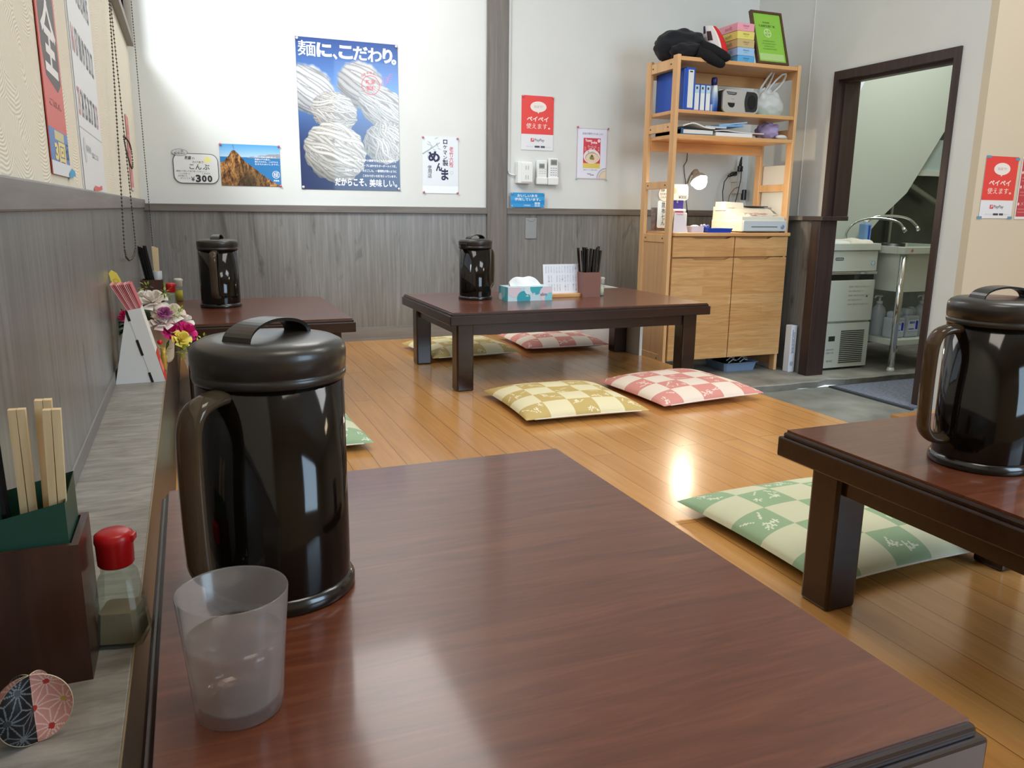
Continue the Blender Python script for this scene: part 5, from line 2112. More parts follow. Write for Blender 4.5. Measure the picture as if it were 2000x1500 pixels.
link('magazine', curl(2.452, 2.655, 3.69, 3.93, Z3 + .0335, lambda u: .022 * math.exp(-((u - .32) / .28) ** 2), .006), PRINT, label='open white magazine humped over the flat blue binder', cat='magazine')
link('paper_bundle', curl(2.60, 2.735, 3.70, 3.92, Z3 + .0410, lambda u: -.0005 + .003 * (u - .5) ** 2, .009, (196, 200, 204)), PRINT, label='grey folded papers lying behind the open magazine on the third shelf', cat='papers')
t = link('white_booklet', MB().box(2.665, 2.905, 3.694, 3.93, Z3, Z3 + .020, bev=.002, col=(232, 232, 230)), PRINT, label='thick white booklet lying flat in the middle of the third shelf', cat='booklet')
link('magazine', curl(2.66, 2.985, 3.698, 3.90, Z3 + .0215, lambda u: .008 * math.exp(-((u - .2) / .2) ** 2), .005, (216, 214, 216)), PRINT, label='long pale magazine lying on the thick white booklet', cat='magazine')
m = MB()
m.box(2.690, 2.850, 3.705, 3.90, Z3 + .052, Z3 + .062, bev=.002, col=(122, 172, 222), rot=RY(radians(-3)))
m.box(2.690, 2.875, 3.705, 3.90, Z3 + .064, Z3 + .072, bev=.002, col=(150, 196, 236), rot=RY(radians(-7)))
link('blue_folder', m, PRINT, label='folded light blue document folder on top of the papers on the third shelf', cat='folder')
t = link('purple_cloth', clamp_ball(MB(), (3.085, 3.80, Z3 + .045), .062, .07, .052, .08, 1, Z3 + .001), mat('lilac_cloth', (176, 164, 204), 0.9, bump=0.3, bscale=150), label='crumpled lilac cloth at the inner end of the third shelf', cat='cloth')
link('white_pouch', MB().ball((3.115, 3.712, Z3 + .0135), .036, .022, .0125), mat('pouch_white', (226, 226, 224), 0.6), label='small white pouch in front of the lilac cloth', cat='pouch')

# --- on the cabinet -------------------------------------------------------------
ZC = .603
# desk lamp with its bulb lit
t = thing('desk_lamp', 'lit white clip lamp with a bent neck on the cabinet under the rack', 'lamp', (2.575, 3.86, ZC))
LW_ = mat('lamp_grey', (150, 142, 128), 0.4, metal=0.2)
link('lamp_base', MB().box(2.555, 2.60, 3.84, 3.90, ZC, ZC + .035, bev=.005), mat('lamp_clip', (150, 96, 64), 0.5), t)
link('neck', MB().tube([(2.588, 3.87, ZC + .03), (2.580, 3.87, .68), (2.579, 3.868, .74), (2.588, 3.862, .80), (2.606, 3.858, .856), (2.624, 3.858, .905), (2.640, 3.852, .932)], .0055, 8), mat('lamp_neck', (112, 100, 84), 0.35, metal=0.5), t)
ax = Vector((.05, -.60, -.80)).normalized()
q = ax.to_track_quat('Z', 'Y').to_matrix()
LC = Vector((2.652, 3.830, .912))
link('lamp_shade', MB().lathe([(0, -.032), (.018, -.030), (.021, -.004), (.022, .0), (.036, .010), (.045, .024), (.0485, .038), (.0465, .038), (.043, .025), (.034, .012), (.018, .004), (0, .004)], LC, 30, mtx=q), LW_, t)
EM = mat('lit_bulb', (255, 238, 206), 0.3, emit=110.0)
link('bulb', MB().ball(LC + ax * .046, .0400, nu=22, nv=14), EM, t)

# shopping goods: snack bag, price card, price stand
t = thing('snack_bag', 'clear bag of dried seaweed with a white label seen through the rack side', 'snack bag', (2.445, 3.83, ZC))


def pil(x0, x1, y, z0, z1, dep):
    def f(u, v):
        a = 2 * pi * u
        w = (x1 - x0) / 2 * (1 - .06 * sin(v * pi))
        d = dep * (sin(pi * min(max(v, 0.02), .98)) ** .5)
        return ((x0 + x1) / 2 + w * cos(a), y + d * sin(a) * (abs(sin(a)) ** .3 if abs(sin(a)) > 0 else 0) * (1 + .15 * sin(a * 5 + v * 9)), z0 + (z1 - z0) * v)
    return f


m = MB().surf(pil(2.421, 2.530, 3.925, ZC + .001, .848, .028), 34, 18, wrap=True)
link('film', m, FILM, t)
link('seaweed', MB().surf(pil(2.428, 2.523, 3.925, ZC + .006, .735, .017), 30, 14, wrap=True), mat('brown_seaweed', (112, 84, 74), 0.7, var=0.4, vscale=40), t)
# reading side faces the room over the rack's end rail
fr = Frame((2.448, 3.892, ZC), (1, -.05, 0), (0, 0, 1))
m = MB()
m.poly(fr, [(a, b) for a, b in rrect(.0, .02, .062, .170, .01)], (206, 216, 222), 0)
m.disc(fr, .040, .205, .040, .040, (60, 62, 64), .0004)
m.disc(fr, .040, .205, .038, .038, (206, 204, 200), .0006)
m.text(fr, '男鹿', .016, .218, .040, .232, (60, 60, 64), .02, .001)
m.text(fr, 'わけあり', .012, .200, .056, .212, (60, 60, 64), .02, .001)
m.text(fr, 'こんぶ', .016, .184, .050, .196, (60, 60, 64), .02, .001)
m.vtext(fr, '昆布七ん', .026, .160, .022, .028, (50, 52, 60), .01, .001, gap=1.15)
link('product_label', m, PRINT, t)
# white price card and small stand of receipts
t = thing('price_sign', 'round-cornered white price card marked 300 beside the lit lamp', 'sign', (2.54, 3.79, ZC))
fr = Frame((2.472, 3.800, ZC + .172), (1, 0, 0), (0, .06, 1))
m = MB()
m.prism([fr.p(a, b, -.0015) for a, b in rrect(0, 0, .112, .086, .02)], tuple(fr.n * .0015), col=(240, 236, 224))
m.text(fr, '¥300', .050, .008, .104, .026, (84, 76, 58), .01, .0005)
m.disc(fr, .024, .05, .014, .016, (226, 214, 176), .0004)
link('card', m, PRINT, t)
m = MB().box(2.490, 2.560, 3.808, 3.830, ZC, ZC + .180, col=(70, 60, 140))
m.text(back(2.510, ZC + .145, 3.8075), '塩', .004, .012, .016, .028, (206, 200, 230), .01, .0004)
link('box_behind', m, PRINT, t)
t = thing('paper_stand', 'white slanted paper stand with a red strip at the front of the cabinet top', 'sign stand', (2.47, 3.72, ZC))
fr = Frame((2.432, 3.700, ZC), (1, 0, 0), (0, .22, 1))
m = MB()
m.prism([fr.p(0, 0, -.002), fr.p(.094, 0, -.002), fr.p(.075, .116, -.002), fr.p(.020, .116, -.002)], tuple(fr.n * .002), col=(226, 222, 230))
m.quad(fr, .021, .108, .074, .116, (196, 66, 78), .0004)
m.text(fr, 'PayPay', .032, .092, .070, .102, (206, 90, 110), .01, .0006)
link('stand_card', m, PRINT, t)
m = MB().prism([(2.432, 3.727, ZC), (2.526, 3.727, ZC), (2.507, 3.7275, ZC + .116), (2.452, 3.7275, ZC + .116)], (0, .001, 0))
link('stand_back', m, CARD, t)
m = MB().box(2.455, 2.545, 3.742, 3.785, ZC, ZC + .105, bev=.004, col=(246, 240, 226))
m.box(2.462, 2.540, 3.744, 3.783, ZC + .1055, ZC + .125, bev=.008, col=(250, 246, 236))
link('flyer_bundle', m, PRINT, label='stack of white flyers behind the small paper stand, lit by the lamp', cat='flyers')
m = MB()
open_box(m, 2.548, 2.628, 3.70, 3.77, ZC, ZC + .034, .003, col=(214, 206, 218))
link('paper_box', m, PRINT, label='small lilac-white open box beside the blue coin tray', cat='box')
link('white_cloth', MB().ball((2.592, 3.735, ZC + .0270), .030, .022, .0135), mat('wipe_white', (236, 232, 224), 0.9), label='folded white wipe in the small lilac-white box', cat='wipe')
m = MB()
x0, x1, y0, y1 = 2.634, 2.800, 3.668, 3.760
for k, (a, z) in enumerate(((.0, ZC + .002), (.0, ZC + .002))):
    pass
m.box(x0 + .008, x1 - .008, y0 + .008, y1 - .008, ZC, ZC + .004, col=(40, 80, 190))
vs, fs = [], []
for d, z in ((.008, ZC + .004), (0, ZC + .023), (.003, ZC + .023), (.011, ZC + .004)):
    vs += [(x0 + d, y0 + d, z), (x1 - d, y0 + d, z), (x1 - d, y1 - d, z), (x0 + d, y1 - d, z)]
for j in range(3):
    for i in range(4):
        k = (i + 1) % 4
        fs.append((j * 4 + i, j * 4 + k, j * 4 + 4 + k, j * 4 + 4 + i))
m.add(vs, fs, col=(34, 76, 196))
link('coin_tray', m, PLASTICS, label='blue plastic coin tray in front of the cash register', cat='tray')
m = MB()
rnd = random.Random(3)
for i in range(14):
    m.ball((2.66 + rnd.uniform(-.022, .03), 3.735 + rnd.uniform(-.01, .01), ZC + .026 + rnd.uniform(0, .012)), .008, .007, .007, 8, 6, col=rnd.choice([(150, 150, 206), (196, 196, 214), (110, 116, 176)]))
link('small_ornament', m, PLASTICS, label='tiny lilac bead ornament lying in the blue coin tray', cat='ornament')

# cash register
t = thing('cash_register', 'off-white cash register with a closed drawer on the cabinet', 'cash register', (3.0, 3.80, ZC))
REG = mat('register_white', (226, 222, 206), 0.45)
REGF = mat('register_grey', (200, 208, 212), 0.45)
GX0, GX1, GY0, GY1 = 2.868, 3.172, 3.668, 3.965
m = MB()
for x in (GX0 + .01, GX1 - .03):
    for y in (GY0 + .01, GY1 - .03):
        link('foot', MB().box(x, x + .018, y, y + .018, ZC, ZC + .006), mat('rubber', (40, 40, 40), 0.8), t)
link('drawer_housing', MB().box(GX0, GX1, GY0 + .012, GY1, ZC + .005, ZC + .068, bev=.004), REG, t)
dr = link('cash_drawer', MB().box(GX0 + .002, GX1 - .002, GY0, GY0 + .013, ZC + .008, ZC + .066, bev=.003), REGF, t)
link('handle_slot', MB().box(GX0 + .055, GX0 + .235, GY0 - .001, GY0 + .002, ZC + .030, ZC + .034), mat('slot_dark', (70, 74, 78), 0.5), dr)
link('lock', MB().lathe([(0, 0), (.0125, 0), (.0125, .003), (.009, .004), (0, .004)], (GX1 - .034, GY0, ZC + .034), 20, mtx=RX(radians(90))), mat('lock_grey', (160, 176, 196), 0.4, metal=0.4), dr)
m = MB()
sd = [(GY0 + .020, ZC + .068), (GY0 + .020, ZC + .086), (GY0 + .115, ZC + .105), (GY0 + .150, ZC + .128), (GY0 + .21, ZC + .142), (GY1 - .005, ZC + .142), (GY1 - .002, ZC + .068)]
m.prism([(GX0 + .004, y, z) for y, z in sd], (GX1 - GX0 - .008, 0, 0))
link('upper_housing', m, REG, t)
fr = Frame((GX0 + .02, GY0 + .024, ZC + .0875), (1, 0, 0), (0, .095, .019))
m = MB()
rnd = random.Random(8)
for r in range(4):
    for c_ in range(9):
        m.prism([fr.p(.05 + c_ * .018, .018 + r * .018, 0), fr.p(.064 + c_ * .018, .018 + r * .018, 0), fr.p(.064 + c_ * .018, .031 + r * .018, 0), fr.p(.05 + c_ * .018, .031 + r * .018, 0)], tuple(fr.n * .005), col=rnd.choice([(216, 214, 206), (226, 224, 216), (190, 196, 200), (206, 150, 130)]))
link('keys', m, PLASTICS, t)
m = MB().quad(fr, .225, .03, .262, .036, (90, 92, 92), .0006)
fr2 = Frame((GX0 + .01, GY0 + .152, ZC + .1295), (1, 0, 0), (0, .06, .014))
m.quad(fr2, .01, .02, .055, .048, (104, 106, 100), .0008)
link('display', m, PRINT, t)
m = MB()
m.prism([(GX0 - .002, GY0 + .17, ZC + .12), (GX0 + .13, GY0 + .17, ZC + .12), (GX0 + .13, GY0 + .185, ZC + .165), (GX0 + .012, GY0 + .185, ZC + .170)], (0, .10, 0))
link('printer_cover', m, REG, t)
link('black_tray', MB().box(3.030, 3.168, 3.84, 3.955, ZC + .1425, ZC + .1475), mat('dark_plastic', (56, 58, 60), 0.4), label='flat dark tray lying on the back of the cash register', cat='tray')

# power strip and cords on the wall behind the rack
t = thing('power_strip', 'white double adaptor with plugs on the wall behind the rack', 'power socket', (3.36 - .15, YB - .02, .83))
WX = 3.225
link('socket_body', MB().box(WX, WX + .075, YB - .040, YB, .90, .975, bev=.004).box(WX + .015, WX + .075, YB - .050, YB, .83, .90, bev=.004), mat('grey_socket', (206, 204, 202), 0.45), t)
m = MB().box(WX + .02, WX + .048, YB - .065, YB - .04, .965, 1.0, bev=.004)
m.tube([(WX + .034, YB - .05, .99), (WX + .038, YB - .05, 1.03), (WX + .042, YB - .05, 1.055)], [.012, .008, .004], 8)
link('plug', m, BLACK, t)
m = MB()
m.tube([(WX - .052, YB - .05, .935), (WX - .02, YB - .05, .95), (WX + .005, YB - .05, .952)], [.007, .014, .016], 8)
link('plug', m, BLACK, t)
m = MB()
m.box(WX + .062, WX + .085, YB - .07, YB - .04, .79, .855, bev=.004)
link('plug', m, BLACK, t)
CORD = mat('black_cord', (24, 24, 24), 0.5)
link('cord', MB().tube([(WX - .05, YB - .05, .935), (WX - .085, YB - .06, .90), (WX - .10, YB - .07, .84), (WX - .105, YB - .09, .76), (WX - .11, YB - .12, .70)], .003, 6), CORD, t)
link('cord', MB().tube([(WX + .034, YB - .066, .985), (WX + .028, YB - .075, .92), (WX + .010, YB - .08, .84), (WX - .015, YB - .09, .775), (WX - .03, YB - .12, .70)], .003, 6), CORD, t)
link('cord', MB().tube([(WX + .03, YB - .055, .87), (WX - .01, YB - .065, .86), (WX - .045, YB - .07, .82), (WX - .065, YB - .08, .76), (WX - .075, YB - .12, .70)], .003, 6), mat('grey_cord', (120, 120, 124), 0.5), t)
t = thing('power_cable', 'thin black cord hanging on the wall behind the open bay of the rack', 'cable', (2.86, YB - .02, .75))
link('cable_run', MB().tube([(2.895, YB - .008, 1.25), (2.890, YB - .008, 1.10), (2.888, YB - .010, 1.02), (2.865, YB - .014, .99), (2.872, YB - .014, .95), (2.885, YB - .012, .90), (2.895, YB - .012, .80), (2.905, YB - .026, .70)], .0025, 6), CORD, t)

# --- under and beside the cabinet --------------------------------------------------
t = thing('enamel_tray', 'grey-blue enamel tray with a pair of shoes under the cabinet', 'tray', (2.98, 3.80, GZ))
x0, x1, y0, y1 = 2.845, 3.085, 3.715, 3.93
vs, fs = [], []
for d, z in ((.014, GZ), (.004, GZ + .045), (0, GZ + .049), (-.006, GZ + .050), (-.006, GZ + .052), (.001, GZ + .052), (.007, GZ + .046), (.017, GZ + .004)):
    for a, b in ((x0 + d + .012, y0 + d), (x1 - d - .012, y0 + d), (x1 - d, y0 + d + .012), (x1 - d, y1 - d - .012), (x1 - d - .012, y1 - d), (x0 + d + .012, y1 - d), (x0 + d, y1 - d - .012), (x0 + d, y0 + d + .012)):
        vs.append((a, b, z))
for j in range(7):
    for i in range(8):
        k = (i + 1) % 8
        fs.append((j * 8 + i, j * 8 + k, j * 8 + 8 + k, j * 8 + 8 + i))
fs += [tuple(range(7, -1, -1)), tuple(range(56, 64))]
link('tray_pan', MB().add(vs, fs), mat('enamel_blue', (126, 150, 182), 0.25), t)
SH = mat('shoe_black', (20, 20, 22), 0.6)


def shoe(xc, label):
    t = thing('sneaker', label, 'shoe', (xc, 3.83, GZ + .005), 'black sneakers in the enamel tray')
    z = GZ + .005
    m = MB()

    def f(u, v):
        a = 2 * pi * u
        y = 3.735 + .185 * (.5 - .5 * cos(a)) if False else 3.825 - .092 * cos(pi * v)
        w = .034 * (sin(pi * min(max(v, .03), .97)) ** .45) * (1 - .12 * v)
        h = .052 * (sin(pi * (.12 + .5 * v)) ** .8) + .012 * v
        return (xc + w * cos(a), y, z + .010 + max(0, h * (.5 + .5 * sin(a)) if sin(a) > -1 else 0))
    m.surf(f, 24, 18, wrap=True)
    link('upper', m, SH, t)
    link('sole', MB().box(xc - .033, xc + .033, 3.742, 3.912, z, z + .012, bev=.005), mat('sole_dark', (46, 46, 48), 0.7), t)
    m = MB()
    for k in range(2):
        pts = [(xc - .030 + .06 * q / 8, 3.748 + .020 * k + .006 * sin(q), z + .040 + .020 * sin(q / 8 * 2.6) + .010 * k + .004 * cos(q * 1.7)) for q in range(9)]
        m.tube(pts, .0028, 6)
    link('laces', m, mat('lace_white', (222, 222, 220), 0.7), t)


shoe(2.925, 'black sneaker with a white lace in the enamel tray, the one towards the room centre')
shoe(3.005, 'black sneaker with a white lace in the enamel tray, the one towards the kitchen')
t = link('white_board', MB().box(3.198, 3.206, 3.70, 3.95, GZ, .98, bev=.001), OFF, label='thin white board standing on edge between rack and half wall', cat='board')
m = MB().box(3.206 + .004, 3.206 + .046, 3.600, 3.650, GZ, .075, bev=.003, col=(226, 230, 238))
fr = back(3.210, GZ, 3.5995)
m.vtext(fr, 'LED照明器具', .010, .25, .018, .018, (150, 156, 170), .01, .0004)
m.disc(fr, .018, .05, .012, .014, (176, 182, 196), .0004)
link('tall_carton', m, PRINT, label='slim white printed carton standing on the slab beside the rack', cat='carton')
link('kick_board', MB().prism([(2.072, y, z) for y, z in ((3.40, 0), (3.40, .266), (3.66, .266), (3.66, .318), (YB - .03, .318), (YB - .03, 0))], (.015, 0, 0)), OFF, label='low white board on the floor edge behind the long table, before the rack', cat='board')

# ================================================================== KITCHEN BEYOND THE OPENING
GREENW = mat('kitchen_wall', (196, 203, 194), 0.8)
m = MB()
m.box(XR + .13, 5.9, 4.285, YB, -0.2, 3.0)
struct('wall_kitchen', m, mat('kitchen_steel_wall', (92, 102, 98), 0.35, metal=0.4, var=0.1, vscale=5))
m = MB()
pl = [(3.50, .42), (3.905, .42), (4.17, .690), (4.37, .850), (4.70, 1.335), (5.30, 2.05), (5.30, 2.95), (3.50, 2.95)]
m.prism([(a, 3.95, b) for a, b in pl], (0, .33, 0))
struct('wall_stair', m, GREENW)
struct('trim_14', MB().prism([(3.80, 3.935, 1.30), (3.965, 3.935, 1.62), (3.80, 3.935, 1.62)], (0, .014, 0)), mat('blueish_board', (226, 234, 246), 0.7))
t = thing('range_hood', 'pale steel range hood edge glimpsed under the stair slope in the kitchen', 'range hood', (4.9, 4.15, .98))
link('hood_body', MB().box(4.50, 5.4, 4.02, 4.28, .985, 1.20, bev=.005), mat('hood_steel', (186, 206, 206), 0.4, metal=0.3), t)
link('hood_rim', MB().box(4.48, 5.4, 4.0, 4.02, .965, 1.0), STEEL, t)
t = thing('wall_pipe', 'vertical grey pipe with a slanted brace on the dark kitchen wall', 'pipe', (4.55, 4.25, .6))
link('riser', MB().tube([(4.59, 4.26, .45), (4.59, 4.26, 1.0)], .012, 10), STEEL, t)
link('brace', MB().tube([(4.55, 4.22, .98), (4.95, 4.22, .80)], .02, 8), STEEL, t)
t = thing('hanging_ladle', 'curved dark hook with a pale wooden grip hanging on the kitchen wall', 'utensil', (4.50, 4.2, .7))
link('grip', MB().tube([(4.455, 4.2, .70), (4.475, 4.2, .80), (4.50, 4.2, .88)], .014, 8), mat('grip_tan', (150, 140, 116), 0.6), t)
link('hook', MB().tube([(4.50, 4.2, .88), (4.51, 4.2, .93), (4.54, 4.2, .95), (4.57, 4.2, .93), (4.575, 4.2, .88)], .013, 8), BLACK, t)

# ice machine
t = thing('ice_machine', 'stainless under-counter ice machine with a louvred base in the kitchen', 'ice machine', (3.60, 3.75, GZ))
IX0, IX1, IY = 3.405, 3.772, 3.560
link('body', MB().box(IX0, IX1, IY + .022, 3.94, GZ + .012, .505), STEEL, t)
m = MB().box(IX0 - .004, IX1 + .004, IY - .010, 3.94, .505, .545, bev=.003)
link('top_tray', m, STEEL, t)
link('upper_panel', MB().box(IX0 + .004, IX1 - .004, IY, IY + .022, .385, .503, bev=.002), STEEL, t)
link('grip_rail', MB().box(IX0 + .002, IX1, IY - .006, IY + .018, .366, .382, bev=.003), CHROME, t)
link('grip_recess', MB().box(IX0 + .004, IX1 - .004, IY + .016, IY + .0225, .330, .366), BLACK, t)
link('door', MB().box(IX0 + .004, IX1 - .004, IY, IY + .021, .092, .332, bev=.003), STEEL, t)
link('lower_panel', MB().box(IX0 + .002, IX1 - .006, IY + .004, IY + .022, GZ + .014, .080, bev=.002), STEEL, t)
m = MB()
for i in range(17):
    z = GZ + .040 + i * .0118
    m.box(3.548, 3.728, IY + .0015, IY + .006, z, z + .006, rot=RX(radians(-20)))
link('louvre', m, mat('louvre_dark', (34, 38, 38), 0.5), t)
fr = back(IX0, GZ, IY - .0008)
m = MB()
m.poly(fr, [(a + .042, b + .648) for a, b in rrect(0, 0, .062, .017, .006)], (66, 74, 74))
m.text(fr, 'HOSHIZAKI', .047, .652, .099, .661, (200, 206, 206), .02, .0004)
link('badge', m, PRINT, t)
m = MB()
m.ring(fr, .330, .630, .020, .003, (214, 226, 232), .0002)
m.disc(fr, .330, .630, .017, .017, (150, 176, 196), .0003)
m.stroke(fr, [(.330, .616), (.330, .644)], .006, (232, 240, 242), .0005)
m.stroke(fr, [(.318, .634), (.330, .626), (.342, .634)], .004, (232, 240, 242), .0006)
link('emblem', m, PRINT, t)
m = MB()
fd = back(IX0, GZ, IY - .0006)
for r in range(5):
    m.text(fd, '製氷機をご使用の前に必ずお読みください', .165, .490 - r * .026, .330 - (r % 2) * .05, .500 - r * .026, (140, 148, 142), 0)
m.poly(fd, [(.300, .432), (.318, .432), (.309, .446)], (90, 96, 92), .0003)
link('door_notice', m, PRINT, t)
m = MB()
fp = back(IX0, GZ, IY + .0035)
m.quad(fp, .052, .175, .100, .205, (40, 52, 48))
for i in range(16):
    m.quad(fp, .010, .030 + i * .014, .022, .036 + i * .014, (70, 78, 76))
m.text(fp, '品番定格電圧', .040, .120, .100, .130, (120, 128, 124), 0)
m.text(fp, '消費電力冷媒', .040, .100, .100, .110, (120, 128, 124), 0)
m.text(fp, '株式会社', .050, .050, .095, .062, (110, 118, 114), .01)
link('data_label', m, PRINT, t)

# things on the ice machine
ZI = .5455
m = MB()
rnd = random.Random(4)


def towel(x0, x1, y0, y1, z, h, sd):
    def f(u, v):
        e = (1 - abs(2 * u - 1) ** 4) * (1 - abs(2 * v - 1) ** 4)
        return (x0 + (x1 - x0) * u, y0 + (y1 - y0) * v, z + h * (e ** .4) * (.75 + .25 * sin(u * 9 + sd) * cos(v * 6 + sd)))
    return f


mm = MB().surf(towel(3.415, 3.555, 3.56, 3.74, ZI, .022, 1), 26, 20)
link('towel', mm, mat('towel_white', (226, 226, 220), 0.9), label='folded white towel nearer the post on top of the ice machine', cat='towel')
mm = MB().surf(towel(3.565, 3.735, 3.565, 3.74, ZI, .028, 3), 26, 20)
link('towel', mm, mat('towel_cream', (226, 220, 206), 0.9), label='crumpled cream towel beside the blue bottle on the ice machine', cat='towel')
t = thing('soap_bottle', 'blue detergent bottle with a darker stripe on top of the ice machine', 'bottle', (3.79, 3.62, ZI))


def sq(x0, x1, y0, y1, z0, z1, **k):
    return MB().box(x0, x1, y0, y1, z0, z1, **k)


t.location = (3.752, 3.66, ZI)
link('bottle_body', MB().box(3.728, 3.782, 3.64, 3.69, ZI, ZI + .112, bev=.008), mat('blue_bottle', (120, 164, 214), 0.35), t)
link('label_strip', MB().box(3.755, 3.768, 3.6385, 3.640, ZI + .008, ZI + .10), mat('label_blue', (40, 76, 190), 0.4), t)
link('cap', MB().lathe([(.012, 0), (.012, .02), (0, .021)], (3.755, 3.665, ZI + .111), 14), mat('cap_white', (222, 226, 228), 0.4), t)
t = thing('carton', 'cream carton with a red stripe standing behind the dark post', 'carton', (3.47, 3.85, ZI))
link('carton_body', MB().box(3.43, 3.535, 3.80, 3.88, ZI, ZI + .12, bev=.002), mat('carton_cream', (222, 212, 194), 0.6), t)
m = MB().quad(back(3.43, ZI, 3.799), .074, .01, .086, .11, (206, 70, 64)).quad(back(3.43, ZI, 3.799), .02, .02, .07, .024, (206, 110, 100)).quad(back(3.43, ZI, 3.799), .02, .06, .07, .064, (206, 110, 100))
link('red_print', m, PRINT, t)
t = thing('pump_jar', 'small white pump jar beside the cream carton on the ice machine', 'jar', (3.60, 3.82, ZI))
link('jar_body', MB().lathe([(0, 0), (.024, 0), (.026, .03), (.018, .042), (.010, .046), (.010, .056), (0, .057)], (3.60, 3.82, ZI), 18), mat('jar_white', (216, 220, 218), 0.4), t)
link('pump', MB().tube([(3.60, 3.82, ZI + .056), (3.60, 3.82, ZI + .078), (3.585, 3.81, ZI + .080), (3.575, 3.80, ZI + .074)], .004, 6), mat('jar_white', (216, 220, 218), 0.4), t)

# sink stand
t = thing('kitchen_sink', 'stainless sink stand with a deep basin and a lower shelf in the kitchen', 'sink', (4.05, 3.68, GZ))
KX0, KX1, KY0, KY1 = 3.785, 4.38, 3.39, 3.92
m = MB()
m.box(KX0, KX1, KY0, KY0 + .05, .490, .530, bev=.003)
m.box(KX0, KX1, KY1 - .05, KY1, .490, .530, bev=.003)
m.box(KX0, KX0 + .04, KY0 + .05, KY1 - .05, .490, .530)
m.box(KX1 - .04, KX1, KY0 + .05, KY1 - .05, .490, .530)
link('rim', m, STEEL, t)
link('basin', open_box(MB(), KX0 + .035, KX1 - .035, KY0 + .03, KY1 - .03, .270, .492, .003), STEEL, t)
for x in (KX0 + .024, KX1 - .024):
    for y in (KY0 + .024, KY1 - .024):
        lg = link('leg', MB().lathe([(.0185, GZ + .03), (.0185, .49)], (x, y, 0), 18), CHROME, t)
        link('foot', MB().lathe([(0, GZ), (.022, GZ), (.022, GZ + .012), (.014, GZ + .035)], (x, y, 0), 16), STEEL, lg)
link('lower_shelf', MB().box(KX0 + .02, KX1 - .02, KY0 + .02, KY1 - .02, -.045, -.012, bev=.002), STEEL, t)
m = MB().disc(back(KX0 + .06, .51, KY0 - .0008), 0, 0, .009, .009, (196, 110, 100))
link('badge', m, PRINT, t)


def faucet(pts, label, base):
    t = thing('faucet', label, 'faucet', (pts[0][0], pts[0][1], base), 'chrome gooseneck faucets over the kitchen sink')
    P = [Vector(p) for p in pts]
    sm = []
    for i in range(len(P) - 1):
        for q in range(5):
            f = q / 5
            p0, p1, p2, p3 = P[max(i - 1, 0)], P[i], P[i + 1], P[min(i + 2, len(P) - 1)]
            sm.append(0.5 * ((2 * p1) + (p2 - p0) * f + (2 * p0 - 5 * p1 + 4 * p2 - p3) * f * f + (3 * p1 - p0 - 3 * p2 + p3) * f ** 3))
    sm.append(P[-1])
    link('spout', MB().tube(sm, .0085, 10), CHROME, t)
    d = (P[-1] - P[-2]).normalized()
    link('aerator', MB().tube([P[-1] - d * .022, P[-1] + d * .008], .012, 12), CHROME, t)


faucet([(3.845, 3.90, .535), (3.845, 3.90, .60), (3.88, 3.88, .655), (3.95, 3.84, .685), (4.03, 3.78, .684), (4.085, 3.73, .665), (4.11, 3.71, .630), (4.115, 3.70, .615)], 'chrome gooseneck faucet bending nearer the blue bottle', .53)
faucet([(3.98, 3.915, .535), (3.985, 3.915, .62), (4.05, 3.90, .690), (4.17, 3.86, .702), (4.26, 3.82, .688), (4.305, 3.79, .645), (4.315, 3.78, .620)], 'chrome gooseneck faucet reaching out farther from the blue bottle', .53)
t = thing('cooking_pot', 'dark pot standing in the sink below the faucets', 'pot', (4.02, 3.70, .274))
link('pot_body', MB().lathe([(0, 0), (.085, 0), (.09, .01), (.09, .265), (.085, .265), (.085, .01), (0, .01)], (4.02, 3.72, .274), 28), mat('pot_dark', (26, 26, 25), 0.4), t)


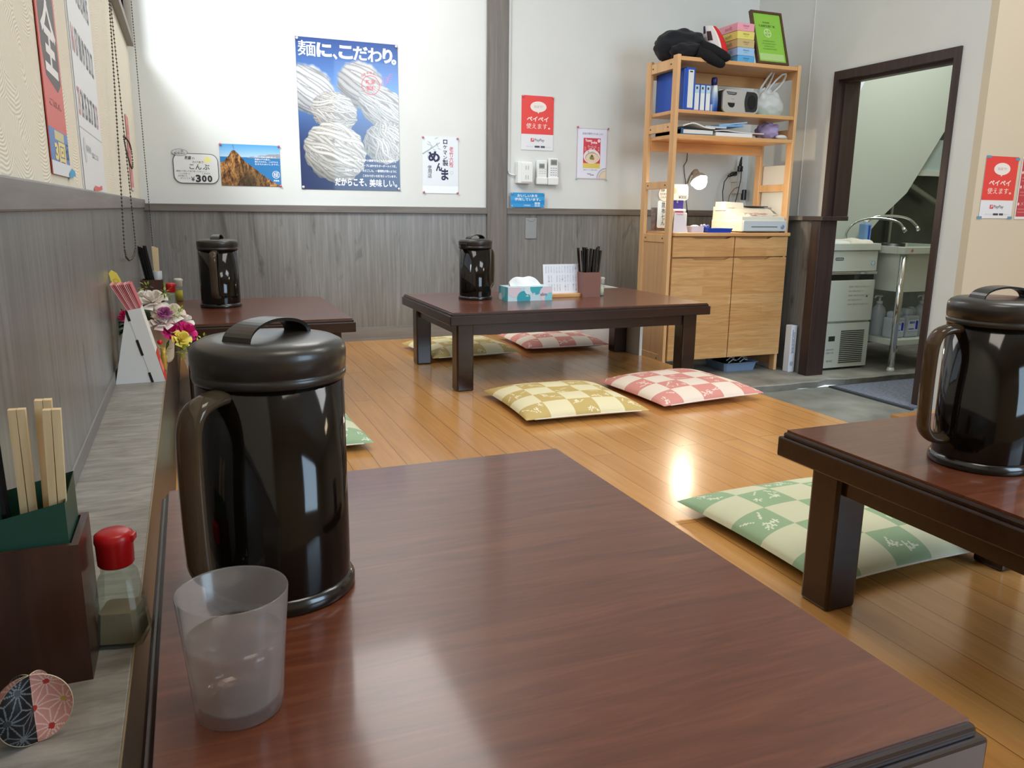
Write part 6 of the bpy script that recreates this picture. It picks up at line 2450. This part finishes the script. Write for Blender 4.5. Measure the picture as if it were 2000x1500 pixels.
def jug(c, w, d, h, label, pump, lab):
    t = thing('plastic_jug', label, 'jug', c, 'white plastic detergent jugs under the kitchen sink')
    x, y, z = c
    if pump:
        link('jug_body', MB().lathe([(0, 0), (w * .46, 0), (w * .5, .008), (w * .5, h * .62), (w * .42, h * .74), (w * .22, h * .82), (w * .2, h * .86), (0, h * .86)], c, 22, sy=d / w), MILKY, t)
        link('pump', MB().lathe([(w * .22, h * .85), (w * .22, h * .92), (w * .08, h * .93), (w * .08, h * 1.03), (w * .2, h * 1.035), (w * .2, h * 1.08), (0, h * 1.085)], c, 14).tube([(x, y, z + h * 1.06), (x - w * .5, y - .01, z + h * 1.065), (x - w * .62, y - .012, z + h * 1.02)], .005, 6), mat('pump_white', (226, 230, 232), 0.4), t)
    else:
        link('jug_body', MB().box(x - w / 2, x + w / 2, y - d / 2, y + d / 2, z, z + h * .66, bev=.012).box(x - w * .42, x + w * .12, y - d * .38, y + d * .38, z + h * .64, z + h * .86, bev=.015), MILKY, t)
        link('grip', MB().tube([(x + w * .05, y, z + h * .84), (x + w * .26, y, z + h * .86), (x + w * .40, y, z + h * .78), (x + w * .42, y, z + h * .64)], .012, 10), MILKY, t)
    if lab:
        m = MB()
        fr = back(x - w * .40, z + h * .20, y - d / 2 - .001)
        m.quad(fr, 0, 0, w * .80, h * .33, (206, 218, 236))
        m.text(fr, '業務用', w * .1, h * .21, w * .5, h * .29, (46, 70, 190), .02, .0004)
        m.quad(fr, w * .06, h * .04, w * .5, h * .07, (46, 60, 180), .0003)
        m.quad(fr, w * .58, h * .04, w * .76, h * .30, (40, 56, 190), .0003)
        link('jug_label', m, PRINT, t)


ZJ = -.0115
jug((3.885, 3.62, ZJ), .085, .085, .225, 'milky pump bottle beside the sink leg, nearest the ice machine', True, False)
jug((3.895, 3.505, ZJ), .105, .075, .185, 'milky detergent jug with a blue label, next to the ice machine', False, True)
jug((4.010, 3.51, ZJ), .105, .085, .200, 'milky detergent jug with a blue label and grip, in the middle under the sink', False, True)
jug((4.125, 3.52, ZJ), .090, .085, .230, 'milky pump bottle at the inner end of the shelf under the sink', True, False)

# entrance mat
m = MB()
k = NT('grey_mat')
nz_ = k.noise(k.coords((40, 220, 1)), 1.0, 3)
k.l(k.ramp(nz_, [(0.3, (74, 80, 92)), (0.7, (132, 140, 156))]), k.b.inputs['Base Color'])
k.b.inputs['Roughness'].default_value = 0.95
t = thing('door_mat', 'blue-grey ribbed door mat on the concrete before the kitchen opening', 'mat', (3.9, 3.0, -.24))
link('mat_pile', MB().box(3.29, 4.6, 2.80, 3.315, -.2395, -.228), k.m, t)
link('mat_border', MB().box(3.27, 3.29, 2.78, 3.335, -.2395, -.230).box(3.29, 4.6, 3.315, 3.335, -.2395, -.230), mat('mat_edge', (60, 66, 74), 0.6), t)
